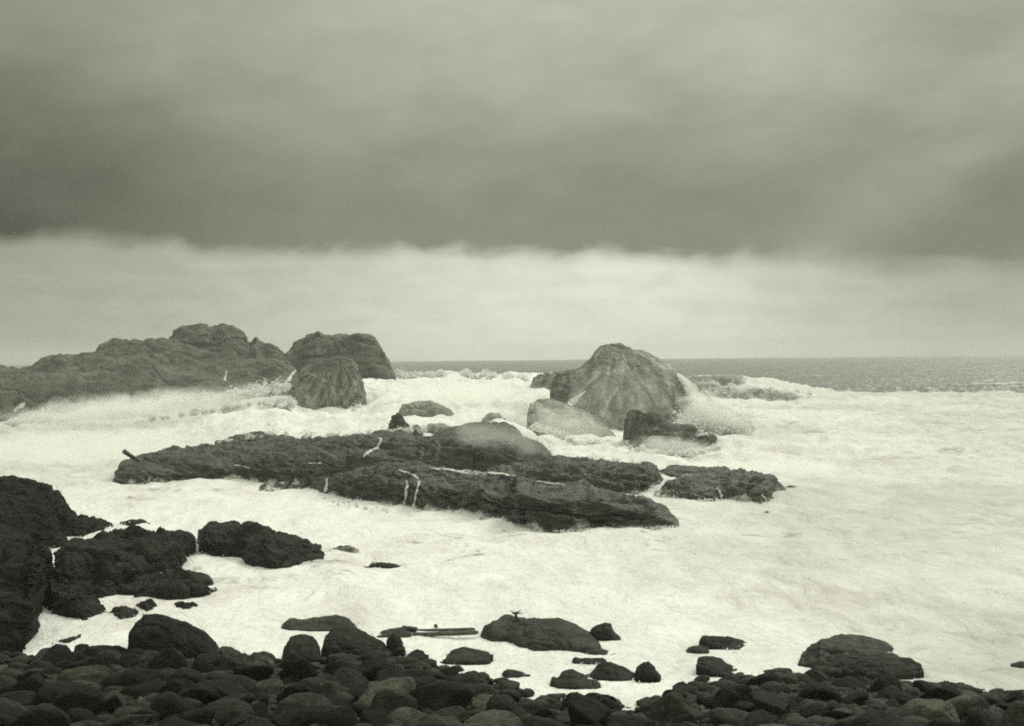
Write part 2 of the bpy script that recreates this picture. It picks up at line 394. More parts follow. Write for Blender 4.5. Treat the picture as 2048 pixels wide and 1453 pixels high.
# ------------------------------------------------------------------ the sea
SEA_R = 1600.0
def lerp_poly(poly, x):
    a = np.array(poly, float); return np.interp(x, a[:, 0], a[:, 1])
def water_height(X, Y):
    r = np.hypot(X, Y); q = np.maximum(Y, 1.0)
    px = 1024 + X / q * FPX                       # bearing, as a photo column
    p = np.stack([X, Y, 0 * X], -1)
    z = (0.07 * fbm(p * np.array([0.9, 0.5, 1]), 4) + 0.06 * (ridged(p * np.array([0.40, 0.20, 1]) + 3, 4) - 1.1)) * sstep(r, 20, 36)
    churn = sstep(Y, 45, 80) * (1 - sstep(Y, 190, 260))
    z = z + churn * 0.75 * ((ridged(p * np.array([0.16, 0.20, 1]) + 5, 4, 0.5) - 0.95) * 0.6 + 0.2 * fbm(p * 0.8, 3))
    # water heaped behind the reef, rising towards a broken crest between headland and pinnacle
    wob = 5 * perlin(p * 0.05 + 2)
    yy = Y + 0.5 * wob
    r0 = np.interp(Y, [78, 84, 100, 112], [1010, 930, 1060, 1130])
    side = sstep(px, 230, 620) * (1 - sstep(px, r0, r0 + 115))
    ramp = np.interp(yy, [62, 71, 80, 96, 112, 140, 150, 166], [0, 0.85, 1.5, 1.95, 2.4, 3.1, 3.0, 0])
    ramp = ramp * np.interp(px, [300, 600, 800], [1.0, 0.9, 1.0])
    dipf = np.exp(-((px - 662) / 85) ** 4) * (1 - sstep(Y, 105, 112)) * sstep(Y, 80, 96)
    ramp = ramp * (1 - 0.52 * dipf)
    z = z + side * ramp * (1 + 0.14 * fbm(p * np.array([0.18, 0.12, 1]), 4))
    # long breaker running in from the pinnacle to the right
    side2 = sstep(px, 1300, 1390) * (1 - sstep(px, 1480, 1720))
    yc = 172 + 0.15 * (X - 25)
    z = z + 2.2 * side2 * np.exp(-((Y - yc + wob) / 9.0) ** 2)
    z = z + 0.3 * sstep(px, 1380, 1600) * np.exp(-((Y - 166 + 2 * wob) / 7.0) ** 2)
    # open-sea swell
    sw = sstep(Y, 150, 260)
    z = z + sw * (0.55 * np.sin(Y * 0.13 + 2.5 * perlin(p * 0.012) + X * 0.02) + 0.5 * fbm(p * np.array([0.03, 0.07, 1]), 4))
    return z
def foam_amount(X, Y):
    q = np.maximum(Y, 1.0); px = 1024 + X / q * FPX
    p = np.stack([X, Y, 0 * X], -1)
    ye = lerp_poly([(-400, 150), (700, 152), (1100, 152), (1250, 155), (1380, 172), (1480, 174), (1650, 172), (1850, 165), (2048, 158), (2600, 156)], px)
    w = 9 * fbm(p * np.array([0.05, 0.05, 1]), 4)
    wid = np.interp(px, [1100, 1300, 1700, 2048], [6, 8, 26, 38])
    f = 1 - sstep(Y + w * (1 + wid / 18), ye - wid, ye + wid)
    # dark hollow in front of the far breaker, right of the pinnacle
    hol = sstep(px, 1370, 1430) * (1 - sstep(px, 1520, 1700)) * np.exp(-((Y - 158 + 0.4 * w) / 6.5) ** 2)
    f = f * (1 - 0.95 * np.clip(hol * 1.3, 0, 1))
    # streaks of old foam between the swells
    st = sstep(fbm(p * np.array([0.03, 0.10, 1]) + 31, 5), 0.45, 0.85) * 0.62 * (1 - sstep(Y, 300, 900))
    return np.clip(np.maximum(f, st), 0, 1)
def thin_shade_amount(X, Y):  # random thin patches, plus painted shade that greys the foam by region
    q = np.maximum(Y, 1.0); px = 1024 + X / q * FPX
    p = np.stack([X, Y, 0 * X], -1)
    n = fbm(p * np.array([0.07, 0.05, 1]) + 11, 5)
    left = (1 - sstep(px, 150, 620)) * sstep(Y, 52, 66) * (1 - sstep(Y, 100, 122))  # shade over the left-hand water, painted into the foam colour
    right = sstep(px, 1300, 2000) * 1.0  # darkening towards the right edge of view, painted into the foam colour
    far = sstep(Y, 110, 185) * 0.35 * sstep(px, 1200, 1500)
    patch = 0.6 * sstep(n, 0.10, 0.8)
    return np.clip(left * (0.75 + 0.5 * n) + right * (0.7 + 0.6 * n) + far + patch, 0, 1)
def build_sea():
    a_in = np.linspace(-24, 24, 860); a_out = np.linspace(24, 336, 60)[1:-1]
    ang = np.radians(np.concatenate([a_in, a_out]))
    rr = np.concatenate([[2, 5, 9], np.exp(np.linspace(math.log(13), math.log(SEA_R), 860))])
    rg, ag = np.meshgrid(rr, ang, indexing='ij')
    X = rg * np.sin(ag); Y = rg * np.cos(ag)
    Z = water_height(X, Y)
    fo = foam_amount(X, Y)
    front = (np.abs(((ag + np.pi) % (2 * np.pi)) - np.pi) < R(26))
    Z = np.where(front, Z, 0.0); fo = np.where(front, fo, (rg < 190) * 1.0)
    v = np.stack([X, Y, Z], -1).reshape(-1, 3)
    nr, nc = X.shape
    v = np.vstack([v, [[0, 0, 0]]])
    f = grid_faces(nr, nc, True)[:, ::-1]
    me = mesh_np('sea', v, f)
    at = me.attributes.new('foam', 'FLOAT', 'POINT')
    at.data.foreach_set('value', np.concatenate([fo.ravel(), [1.0]]).astype(np.float32))
    at = me.attributes.new('thin', 'FLOAT', 'POINT')  # holds the painted shade as well as thin foam patches
    at.data.foreach_set('value', np.concatenate([thin_shade_amount(X, Y).ravel(), [0.0]]).astype(np.float32))
    return tag(link('sea', me, M_surf), 'churning white surf running out to a dark grey open sea', None, None, 'structure')
build_sea()

# ------------------------------------------------------------------ shore ground
SHORE = [(-400, 1310), (0, 1300), (60, 1296), (250, 1292), (500, 1308), (600, 1312), (850, 1322), (940, 1350), (1010, 1366), (1060, 1390), (1110, 1392), (1180, 1380), (1230, 1404), (1292, 1404), (1325, 1376), (1400, 1362), (1560, 1352), (1680, 1352), (1850, 1372), (2048, 1396), (2500, 1400)]
POOL = on_water(1240, 1386)
def shore_y(X, Y):
    px = 1024 + X / np.maximum(Y, 1.0) * FPX
    return CAM_H * FPX / (lerp_poly(SHORE, px) - 713.0)
def shore_z(X, Y):
    d = shore_y(X, np.clip(Y, 14, 40)) - Y
    z = np.where(d > 0, 0.115 * d, 0.22 * d) - 0.06
    z = z - 0.42 * np.exp(-((X - POOL[0]) / 0.55) ** 2 - ((Y - POOL[1]) / 0.5) ** 2)
    return np.maximum(z, -1.6) + 0.05 * fbm(np.stack([X, Y, 0 * X], -1) * 1.6, 4)
def build_shore():
    xs = np.linspace(-26, 26, 320); ys = np.concatenate([np.linspace(-30, 12, 30)[:-1], np.linspace(12, 34, 220)])
    Y, X = np.meshgrid(ys, xs, indexing='ij')
    v = np.stack([X, Y, shore_z(X, Y)], -1).reshape(-1, 3)
    me = mesh_np('shore', v, grid_faces(*X.shape))
    tag(link('shore', me, M_shore), 'dark shingle shore under the boulders', None, None, 'structure')
build_shore()

# ------------------------------------------------------------------ rocks lofted from a crest line and a foot line
FEET = []
RB = []                                             # (verts, faces) for later ray tests
def rock(label, top, base, T, mat, Y=None, n=2.2, edge=None, back=None, amp=0.25, scale=0.6, seed=0, res=0.5, cell=0.5, cellamp=0.12,
         name='rock', cat='rock', group=None, st=(0.6, 0.75, 1.5), dip=0.12, zmin=-1.2, strata=0.0):
    top = np.array(top, float); base = np.array(base, float)
    x0, x1 = top[0, 0], top[-1, 0]
    # photo px -> columns
    ymid = Y if np.isscalar(Y) and Y is not None else (np.mean([p[1] for p in Y]) if Y is not None else CAM_H * FPX / (np.mean(base[:, 1]) - 713))
    nc = int(np.clip((x1 - x0) / 1.4 / res * 0.5 + 30, 40, 420))
    u = np.linspace(0, 1, nc)
    u = 0.5 - 0.5 * np.cos(np.pi * u) * (0.55 + 0.45 * np.cos(np.pi * u) ** 2) if False else u
    px = x0 + (x1 - x0) * u
    pt = np.interp(px, top[:, 0], top[:, 1]); pb = np.interp(px, base[:, 0], base[:, 1])
    k = max(1, int(nc * 0.012))
    if Y is None: B = on_water(px, pb)
    else:
        Yb = np.full(nc, float(Y)) if np.isscalar(Y) else np.interp(px, [p[0] for p in Y], [p[1] for p in Y])
        B = at_depth(px, pb, Yb)
    endf = np.clip(1 - np.abs(2 * u - 1) ** 4, 0.02, 1) ** 0.6
    TT = (np.full(nc, float(T)) if np.isscalar(T) else np.interp(px, [p[0] for p in T], [p[1] for p in T])) * endf
    Rd = at_depth(px, pt, B[:, 1] + TT)
    back = (T if np.isscalar(T) else max(p[1] for p in T)) * 0.8 if back is None else back
    bk = back * endf
    nf = int(np.clip(np.max(pb - pt) / 1.3 / res * 0.5 + 14, 18, 150)); nb = max(10, nf // 3)
    rows = []
    ahead = B[:, :2] / np.linalg.norm(B[:, :2], axis=1)[:, None]
    def row(xy, z): rows.append(np.column_stack([xy, z]))
    zb = B[:, 2]
    row(B[:, :2] - ahead * 0.25, np.minimum(zb - 1.0, zmin)); row(B[:, :2] - ahead * 0.1, zb - 0.35)
    if edge is None:
        for a in np.linspace(0, np.pi / 2, nf):
            c = 1 - max(math.cos(a), 0) ** (2 / n); s = math.sin(a) ** (2 / n)
            row(B[:, :2] + (Rd[:, :2] - B[:, :2]) * c, zb + (Rd[:, 2] - zb) * s)
    else:
        edge_, ef = edge
        pe = np.interp(px, [p[0] for p in edge_], [p[1] for p in edge_])
        pe = np.clip(pe, np.minimum(pt, pb), np.maximum(pt, pb))
        E = at_depth(px, pe, B[:, 1] + TT * ef)
        for a in np.linspace(0, np.pi / 2, nf // 2 + 4):
            c = 1 - max(math.cos(a), 0) ** (2 / n); s = math.sin(a) ** (2 / n)
            row(B[:, :2] + (E[:, :2] - B[:, :2]) * c, zb + (E[:, 2] - zb) * s)
        for s in np.linspace(0, 1, nf // 2 + 4)[1:]:
            row(E[:, :2] + (Rd[:, :2] - E[:, :2]) * s, E[:, 2] + (Rd[:, 2] - E[:, 2]) * s)
    zlow = np.minimum(zmin, zb - 1.0)
    for a in np.linspace(0, np.pi / 2, nb)[1:]:
        s = math.sin(a); c = math.cos(a) ** 0.8
        row(Rd[:, :2] + ahead * (bk * s)[:, None], zlow + (Rd[:, 2] - zlow) * c)
    V = np.array(rows)                               # nr, nc, 3
    du = np.gradient(V, axis=1); dv = np.gradient(V, axis=0)
    N = np.cross(du, dv); ln = np.linalg.norm(N, axis=2, keepdims=True); N = N / np.maximum(ln, 1e-9)
    P = V + seed * 13.7
    P = np.stack([P[..., 0], P[..., 1], P[..., 2] + dip * P[..., 0]], -1)
    Q = P * np.array([0.8, 0.9, 1.5]) * scale
    d = amp * fbm(Q, 6, 0.53)
    f1, f2, cid = worley(P * np.array(st) * cell + 0.25 * fbm(P * cell * 1.5, 2)[..., None])
    d = d + cellamp * ((cid - 0.5) * 1.3 * sstep(f2 - f1, 0.0, 0.22) - 0.9 * (1 - sstep(f2 - f1, 0.0, 0.10)))
    f1, f2, cid = worley(P * np.array(st) * cell * 2.7 + 4 + 0.3 * fbm(P * cell * 3, 2)[..., None])
    d = d + 0.32 * cellamp * ((cid - 0.5) * 1.3 - 0.9 * (1 - sstep(f2 - f1, 0.0, 0.12)))
    if strata:
        q = P[..., 2] * 3.2 + P[..., 0] * 0.45 + P[..., 1] * 0.3 + 0.9 * fbm(P * 0.5, 3)
        d = d + strata * (np.abs((q % 1.0) - 0.5) * 2 - 0.5)
    edgefade = np.clip(endf * 1.6, 0.25, 1)
    V = V + N * (d * edgefade)[..., None]
    nr = V.shape[0]
    verts = V.reshape(-1, 3); F = [grid_faces(nr, nc)]
    # close the two ends and the underside
    def cap(col, flip):
        c0 = len(cap.v); cen = V[:, col].mean(0)
        return cen
    extra = [V[:, 0].mean(0), V[:, -1].mean(0)]
    i0 = nr * nc
    idx = np.arange(nr) * nc
    tris = [(idx[i], idx[i + 1], i0, i0) for i in range(nr - 1)] + [(idx[i + 1] + nc - 1, idx[i] + nc - 1, i0 + 1, i0 + 1) for i in range(nr - 1)]
    verts = np.vstack([verts, extra])
    org = np.array([B[:, 0].mean(), B[:, 1].mean() + 0.3 * TT.mean(), 0.0])
    me = bpy.data.meshes.new(name)
    q4 = grid_faces(nr, nc).tolist(); t3 = [(a, b, c) for a, b, c, _ in tris]
    me.from_pydata((verts - org).tolist(), [], q4 + t3)
    bm = bmesh.new(); bm.from_mesh(me); bmesh.ops.recalc_face_normals(bm, faces=bm.faces); bm.to_mesh(me); bm.free()
    me.polygons.foreach_set('use_smooth', np.ones(len(me.polygons), bool))
    o = tag(link(name, me, mat, tuple(org)), label, cat, group)
    RB.append((verts, q4 + t3)); FEET.append((B.copy(), float(np.mean(B[:, 1]))))
    return o

# ---- far headland on the left
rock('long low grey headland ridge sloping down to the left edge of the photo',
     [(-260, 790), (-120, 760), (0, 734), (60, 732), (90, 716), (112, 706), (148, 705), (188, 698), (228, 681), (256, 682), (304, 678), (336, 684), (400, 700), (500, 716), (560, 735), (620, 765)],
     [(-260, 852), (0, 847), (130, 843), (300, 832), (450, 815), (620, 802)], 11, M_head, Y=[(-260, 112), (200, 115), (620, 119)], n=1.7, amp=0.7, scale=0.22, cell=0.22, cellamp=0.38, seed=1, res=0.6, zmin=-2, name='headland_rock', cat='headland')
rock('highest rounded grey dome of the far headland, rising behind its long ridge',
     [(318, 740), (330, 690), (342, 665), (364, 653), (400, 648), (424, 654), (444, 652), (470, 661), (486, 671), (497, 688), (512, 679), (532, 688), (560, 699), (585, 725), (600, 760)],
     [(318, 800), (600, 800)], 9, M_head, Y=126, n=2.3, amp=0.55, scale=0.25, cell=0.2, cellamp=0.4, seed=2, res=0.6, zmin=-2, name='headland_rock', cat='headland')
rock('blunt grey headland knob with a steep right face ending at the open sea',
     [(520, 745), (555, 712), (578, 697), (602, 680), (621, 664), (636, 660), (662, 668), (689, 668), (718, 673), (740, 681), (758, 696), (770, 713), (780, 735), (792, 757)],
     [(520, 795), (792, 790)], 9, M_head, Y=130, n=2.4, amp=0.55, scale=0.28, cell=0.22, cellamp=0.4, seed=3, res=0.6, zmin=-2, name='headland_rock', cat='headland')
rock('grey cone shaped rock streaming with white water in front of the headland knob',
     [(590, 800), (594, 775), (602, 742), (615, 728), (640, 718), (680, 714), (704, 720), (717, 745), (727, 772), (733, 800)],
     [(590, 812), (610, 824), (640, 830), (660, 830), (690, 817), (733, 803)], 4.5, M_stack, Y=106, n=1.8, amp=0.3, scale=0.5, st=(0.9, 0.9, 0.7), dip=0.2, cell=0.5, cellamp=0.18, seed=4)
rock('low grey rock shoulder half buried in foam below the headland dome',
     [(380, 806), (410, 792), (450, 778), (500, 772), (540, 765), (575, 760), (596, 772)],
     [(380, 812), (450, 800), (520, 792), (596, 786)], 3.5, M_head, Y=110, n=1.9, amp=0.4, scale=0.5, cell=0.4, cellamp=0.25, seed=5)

# ---- pinnacle group
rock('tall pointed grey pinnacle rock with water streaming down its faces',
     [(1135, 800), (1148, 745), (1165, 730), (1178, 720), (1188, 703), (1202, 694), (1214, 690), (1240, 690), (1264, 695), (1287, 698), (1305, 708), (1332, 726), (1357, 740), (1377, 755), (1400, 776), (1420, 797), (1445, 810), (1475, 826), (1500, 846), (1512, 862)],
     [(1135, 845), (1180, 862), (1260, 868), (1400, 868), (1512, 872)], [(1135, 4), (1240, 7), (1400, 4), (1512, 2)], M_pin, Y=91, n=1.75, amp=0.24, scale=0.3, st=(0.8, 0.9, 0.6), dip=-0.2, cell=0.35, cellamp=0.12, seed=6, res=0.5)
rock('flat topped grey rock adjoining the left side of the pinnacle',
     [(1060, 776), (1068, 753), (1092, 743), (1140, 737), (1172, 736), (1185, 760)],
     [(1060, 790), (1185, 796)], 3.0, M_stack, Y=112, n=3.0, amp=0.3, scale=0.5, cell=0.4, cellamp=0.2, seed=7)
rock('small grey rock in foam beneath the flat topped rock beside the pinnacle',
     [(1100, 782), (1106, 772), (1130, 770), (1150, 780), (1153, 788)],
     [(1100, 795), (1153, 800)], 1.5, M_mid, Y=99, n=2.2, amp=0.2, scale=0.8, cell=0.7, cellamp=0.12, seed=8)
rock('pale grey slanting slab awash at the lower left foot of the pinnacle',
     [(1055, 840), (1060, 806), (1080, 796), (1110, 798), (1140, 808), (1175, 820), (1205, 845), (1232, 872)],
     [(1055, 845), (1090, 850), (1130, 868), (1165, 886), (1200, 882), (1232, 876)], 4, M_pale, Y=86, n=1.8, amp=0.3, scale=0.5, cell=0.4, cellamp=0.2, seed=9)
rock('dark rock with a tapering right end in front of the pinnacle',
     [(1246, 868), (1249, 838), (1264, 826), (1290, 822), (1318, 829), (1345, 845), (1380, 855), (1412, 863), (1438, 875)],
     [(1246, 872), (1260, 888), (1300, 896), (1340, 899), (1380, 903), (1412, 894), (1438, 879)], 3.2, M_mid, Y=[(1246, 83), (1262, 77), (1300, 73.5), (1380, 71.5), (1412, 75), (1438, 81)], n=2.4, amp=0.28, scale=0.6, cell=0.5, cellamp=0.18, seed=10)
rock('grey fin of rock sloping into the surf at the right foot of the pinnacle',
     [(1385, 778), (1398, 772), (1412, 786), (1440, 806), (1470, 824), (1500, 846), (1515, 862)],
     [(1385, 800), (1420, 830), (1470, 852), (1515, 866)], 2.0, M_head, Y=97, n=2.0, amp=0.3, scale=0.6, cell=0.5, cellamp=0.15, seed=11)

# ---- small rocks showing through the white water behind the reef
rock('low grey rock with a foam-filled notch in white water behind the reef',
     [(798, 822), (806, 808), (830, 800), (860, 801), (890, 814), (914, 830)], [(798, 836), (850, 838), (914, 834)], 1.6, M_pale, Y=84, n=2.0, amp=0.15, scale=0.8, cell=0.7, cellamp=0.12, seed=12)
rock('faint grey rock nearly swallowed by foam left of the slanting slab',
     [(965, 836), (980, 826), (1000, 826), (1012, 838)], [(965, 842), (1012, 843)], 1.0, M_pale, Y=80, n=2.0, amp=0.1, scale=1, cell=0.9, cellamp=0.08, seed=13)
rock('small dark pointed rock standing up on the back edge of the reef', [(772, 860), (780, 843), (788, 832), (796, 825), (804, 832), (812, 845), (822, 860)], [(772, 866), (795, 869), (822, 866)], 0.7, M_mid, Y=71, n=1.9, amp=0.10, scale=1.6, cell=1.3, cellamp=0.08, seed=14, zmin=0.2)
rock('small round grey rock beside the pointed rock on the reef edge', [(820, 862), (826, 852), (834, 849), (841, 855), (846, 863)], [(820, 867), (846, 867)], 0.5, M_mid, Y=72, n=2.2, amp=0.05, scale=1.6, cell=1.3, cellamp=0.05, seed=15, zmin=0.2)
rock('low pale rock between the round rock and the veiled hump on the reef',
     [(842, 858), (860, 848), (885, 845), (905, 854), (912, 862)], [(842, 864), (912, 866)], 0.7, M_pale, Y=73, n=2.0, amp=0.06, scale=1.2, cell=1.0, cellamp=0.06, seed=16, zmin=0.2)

# ---- the reef across the middle
rock('dark low slab forming the left end of the reef',
     [(222, 967), (232, 945), (248, 926), (300, 911), (370, 899), (400, 895), (430, 893), (480, 888), (560, 888), (640, 898), (690, 915)],
     [(222, 972), (300, 969), (400, 964), (480, 961), (560, 967), (620, 976), (690, 985)], 6, M_reef, n=2.4, amp=0.2, scale=0.7, cell=0.55, cellamp=0.16, seed=20, strata=0.10, st=(0.38, 0.55, 2.0), name='reef_rock')
rock('dark humped slab along the back of the reef left of centre',
     [(425, 905), (432, 884), (470, 871), (520, 866), (560, 870), (600, 874), (690, 876), (720, 868), (750, 863), (805, 865), (830, 873), (880, 871), (915, 876), (945, 890)],
     [(425, 935), (600, 945), (700, 950), (800, 948), (945, 950)], 5.5, M_reef, n=2.0, amp=0.2, scale=0.7, cell=0.55, cellamp=0.16, seed=21, strata=0.10, st=(0.38, 0.55, 2.0), name='reef_rock')
rock('smooth rounded hump of the reef veiled in drifting spray',
     [(835, 900), (860, 872), (890, 860), (930, 850), (960, 847), (1010, 850), (1030, 857), (1045, 873), (1080, 886), (1100, 905), (1122, 925)],
     [(835, 946), (980, 950), (1122, 950)], 6, M_reef_hump, n=1.9, amp=0.18, scale=0.5, cell=0.4, cellamp=0.1, seed=22, name='reef_rock')
rock('broad dark slab at the right of the reef behind the long front ledge',
     [(950, 962), (990, 938), (1040, 925), (1085, 922), (1110, 914), (1140, 918), (1200, 920), (1245, 925), (1290, 928), (1312, 941), (1328, 957)],
     [(950, 975), (1100, 982), (1200, 988), (1275, 988), (1308, 976), (1328, 961)], 4.0, M_reef, n=2.8, amp=0.18, scale=0.8, cell=0.6, cellamp=0.15, seed=23, strata=0.10, st=(0.38, 0.55, 2.0), name='reef_rock')
rock('long dark front ledge of the reef with a steep wave-cut face',
     [(636, 978), (652, 956), (680, 945), (740, 937), (830, 936), (900, 941), (1000, 955), (1100, 967), (1180, 975), (1250, 986), (1290, 1005), (1330, 1020), (1350, 1032), (1357, 1046)],
     [(636, 986), (660, 992), (700, 1001), (800, 1013), (850, 1020), (930, 1034), (1010, 1044), (1030, 1058), (1060, 1061), (1150, 1063), (1200, 1057), (1290, 1056), (1345, 1053), (1357, 1050)],
     [(636, 5), (900, 5), (1200, 4.0), (1357, 2.5)], M_reef, n=2.8, edge=([(636, 980), (665, 962), (700, 956), (800, 963), (900, 973), (1000, 983), (1100, 990), (1200, 1000), (1300, 1018), (1357, 1047)], 0.16),
     amp=0.16, scale=0.8, cell=0.6, cellamp=0.24, seed=24, res=0.42, strata=0.12, st=(0.36, 0.55, 1.7), name='reef_rock')
rock('dark hump-backed slab at the far right end of the reef',
     [(1308, 986), (1328, 970), (1380, 955), (1420, 950), (1460, 940), (1490, 939), (1532, 952), (1562, 967), (1578, 980)],
     [(1308, 989), (1380, 1001), (1440, 1000), (1490, 1005), (1525, 1007), (1542, 1000), (1554, 988), (1578, 982)], 3.2, M_reef, n=2.2, amp=0.16, scale=0.8, cell=0.6, cellamp=0.14, seed=25, strata=0.05, st=(0.4, 0.55, 1.7), name='reef_rock')
rock('thin dark strip of rock between the two right-hand slabs of the reef',
     [(1300, 945), (1340, 935), (1390, 938), (1440, 938), (1475, 940), (1500, 950)], [(1300, 952), (1360, 960), (1440, 962), (1500, 962)], 2.2, M_reef, n=2.2, amp=0.1, scale=1, cell=0.8, cellamp=0.1, seed=26, name='reef_rock')
rock('low jagged rock awash in front of the left reef slab',
     [(518, 976), (530, 967), (550, 970), (575, 965), (600, 968), (612, 976)], [(518, 980), (545, 981), (580, 976), (612, 978)], 0.8, M_reef, n=2.2, amp=0.1, scale=1.4, cell=1.1, cellamp=0.1, seed=27, name='reef_rock')
rock('dark block of rock at the notch left of the front ledge',
     [(590, 972), (605, 955), (625, 948), (650, 950), (668, 965)], [(590, 978), (620, 976), (640, 984), (668, 990)], 1.6, M_reef, n=2.6, amp=0.12, scale=1.1, cell=0.9, cellamp=0.12, seed=28, name='reef_rock')
rock('tiny dark rock just breaking the foam right of the reef tip',
     [(1566, 975), (1580, 972), (1600, 975)], [(1566, 977), (1600, 977)], 0.3, M_reef, n=2, amp=0.04, scale=2, cell=1.5, cellamp=0.04, seed=29)
rock('tiny dark rock in the foam below the far right reef slab',
     [(1519, 1028), (1528, 1024), (1536, 1023), (1538, 1028)], [(1519, 1029), (1538, 1029)], 0.25, M_reef, n=2, amp=0.03, scale=2, cell=1.5, cellamp=0.03, seed=30)

# ---- left-hand rocks nearer the shore
rock('black cliff shoulder sloping down to the surf at the left edge of the photo',
     [(-320, 955), (0, 962), (60, 966), (88, 976), (110, 990), (135, 1012), (155, 1040)], [(-320, 1130), (0, 1130), (90, 1105), (130, 1078), (155, 1048)],
     [(-320, 8), (60, 6), (155, 2)], M_black, n=1.8, amp=0.25, scale=0.6, cell=0.5, cellamp=0.15, seed=31, name='cliff', cat='cliff')
rock('black cliff foot nearest the viewer at the left edge of the photo',
     [(-320, 1050), (0, 1066), (70, 1092), (98, 1110), (106, 1128), (108, 1142)], [(-320, 1335), (0, 1318), (60, 1308), (72, 1290), (76, 1240), (86, 1190), (108, 1150)],
     [(-320, 9), (60, 9), (108, 1)], M_black, n=2.6, amp=0.2, scale=0.7, cell=0.6, cellamp=0.15, seed=32, name='cliff', cat='cliff')
rock('small jagged dark rock at the foot of the black cliff shoulder',
     [(128, 1064), (148, 1034), (163, 1026), (190, 1032), (215, 1040), (226, 1048)], [(128, 1078), (165, 1074), (205, 1062), (226, 1051)], 1.2, M_near, n=2.2, amp=0.14, scale=1.2, cell=0.9, cellamp=0.12, seed=33)
rock('thin dark sliver of rock in foam right of the jagged rock',
     [(240, 1044), (262, 1038), (285, 1040), (300, 1046)], [(240, 1047), (270, 1048), (300, 1048)], 0.5, M_near, n=2, amp=0.05, scale=1.6, cell=1.2, cellamp=0.05, seed=34)
rock('large dark layered rock with a stepped back beside the black cliff foot',
     [(98, 1168), (112, 1140), (120, 1112), (132, 1092), (180, 1076), (232, 1066), (252, 1070), (275, 1062), (300, 1066), (320, 1072), (350, 1069), (378, 1077), (391, 1088)],
     [(98, 1205), (150, 1212), (220, 1196), (270, 1174), (315, 1148), (345, 1136), (374, 1120), (391, 1096)], [(98, 3), (250, 4), (391, 1)], M_near, n=2.0, amp=0.2, scale=0.9, cell=0.7, cellamp=0.16, seed=35, strata=0.08)
rock('dark wedge of rock pointing right below the large layered rock',
     [(215, 1176), (260, 1160), (300, 1152), (340, 1143), (378, 1145), (398, 1153), (420, 1165), (434, 1176)], [(215, 1192), (270, 1199), (350, 1198), (400, 1188), (434, 1179)], 1.6, M_near, n=2.2, amp=0.15, scale=1.1, cell=0.9, cellamp=0.12, seed=36, strata=0.05)
rock('dark hollowed rock between the dark wedge and the cliff foot',
     [(78, 1180), (100, 1163), (150, 1172), (190, 1195), (206, 1212), (216, 1226)], [(78, 1205), (100, 1228), (130, 1238), (170, 1244), (200, 1241), (216, 1230)], 1.5, M_near, n=2.3, amp=0.14, scale=1.1, cell=0.9, cellamp=0.12, seed=37)
rock('small low rock with a pale top between hollowed rock and dark dome boulder',
     [(216, 1226), (228, 1214), (250, 1211), (270, 1217), (287, 1228)], [(216, 1231), (240, 1238), (265, 1236), (287, 1231)], 0.6, M_near, n=2.2, amp=0.06, scale=1.5, cell=1.3, cellamp=0.05, seed=38)
rock('small dark rock touching the tip of the dome boulder in the foam',
     [(273, 1208), (282, 1202), (300, 1202), (312, 1210), (321, 1219)], [(273, 1214), (290, 1226), (305, 1224), (321, 1222)], 0.5, M_near, n=2.2, amp=0.05, scale=1.5, cell=1.3, cellamp=0.05, seed=39)
rock('small dark rock alone in foam above the dome boulder',
     [(340, 1216), (352, 1203), (365, 1201), (385, 1207), (398, 1216)], [(340, 1219), (365, 1221), (380, 1223), (398, 1218)], 0.5, M_near, n=2.2, amp=0.05, scale=1.5, cell=1.3, cellamp=0.05, seed=40)
rock('big isolated dark rock with a blunt left end and pointed right end in the bay',
     [(394, 1082), (396, 1062), (404, 1049), (415, 1044), (430, 1043), (470, 1052), (505, 1056), (540, 1060), (570, 1071), (610, 1084), (640, 1092), (662, 1106)],
     [(394, 1086), (402, 1106), (420, 1113), (470, 1119), (500, 1133), (530, 1141), (570, 1138), (620, 1131), (646, 1121), (662, 1109)], 3.0, M_near, n=2.4, amp=0.18, scale=0.9, cell=0.75, cellamp=0.15, seed=41, strata=0.08)
rock('flat sliver of rock off the pointed end of the isolated bay rock',
     [(662, 1097), (680, 1091), (700, 1092), (718, 1098)], [(662, 1099), (718, 1100)], 0.5, M_reef_hump, n=2, amp=0.04, scale=1.6, cell=1.2, cellamp=0.04, seed=42)
rock('low curved rock barely above the foam in the middle of the bay',
     [(728, 1132), (745, 1122), (780, 1122), (810, 1128), (832, 1136)], [(728, 1135), (760, 1135), (800, 1136), (832, 1138)], 0.6, M_near, n=2, amp=0.04, scale=1.4, cell=1.1, cellamp=0.05, seed=43)
rock('narrow dark rock in the foam pool left of the dome boulder',
     [(104, 1287), (125, 1278), (145, 1270), (161, 1268)], [(104, 1289), (140, 1287), (161, 1275)], 0.3, M_near, n=2, amp=0.03, scale=1.8, cell=1.4, cellamp=0.03, seed=44)

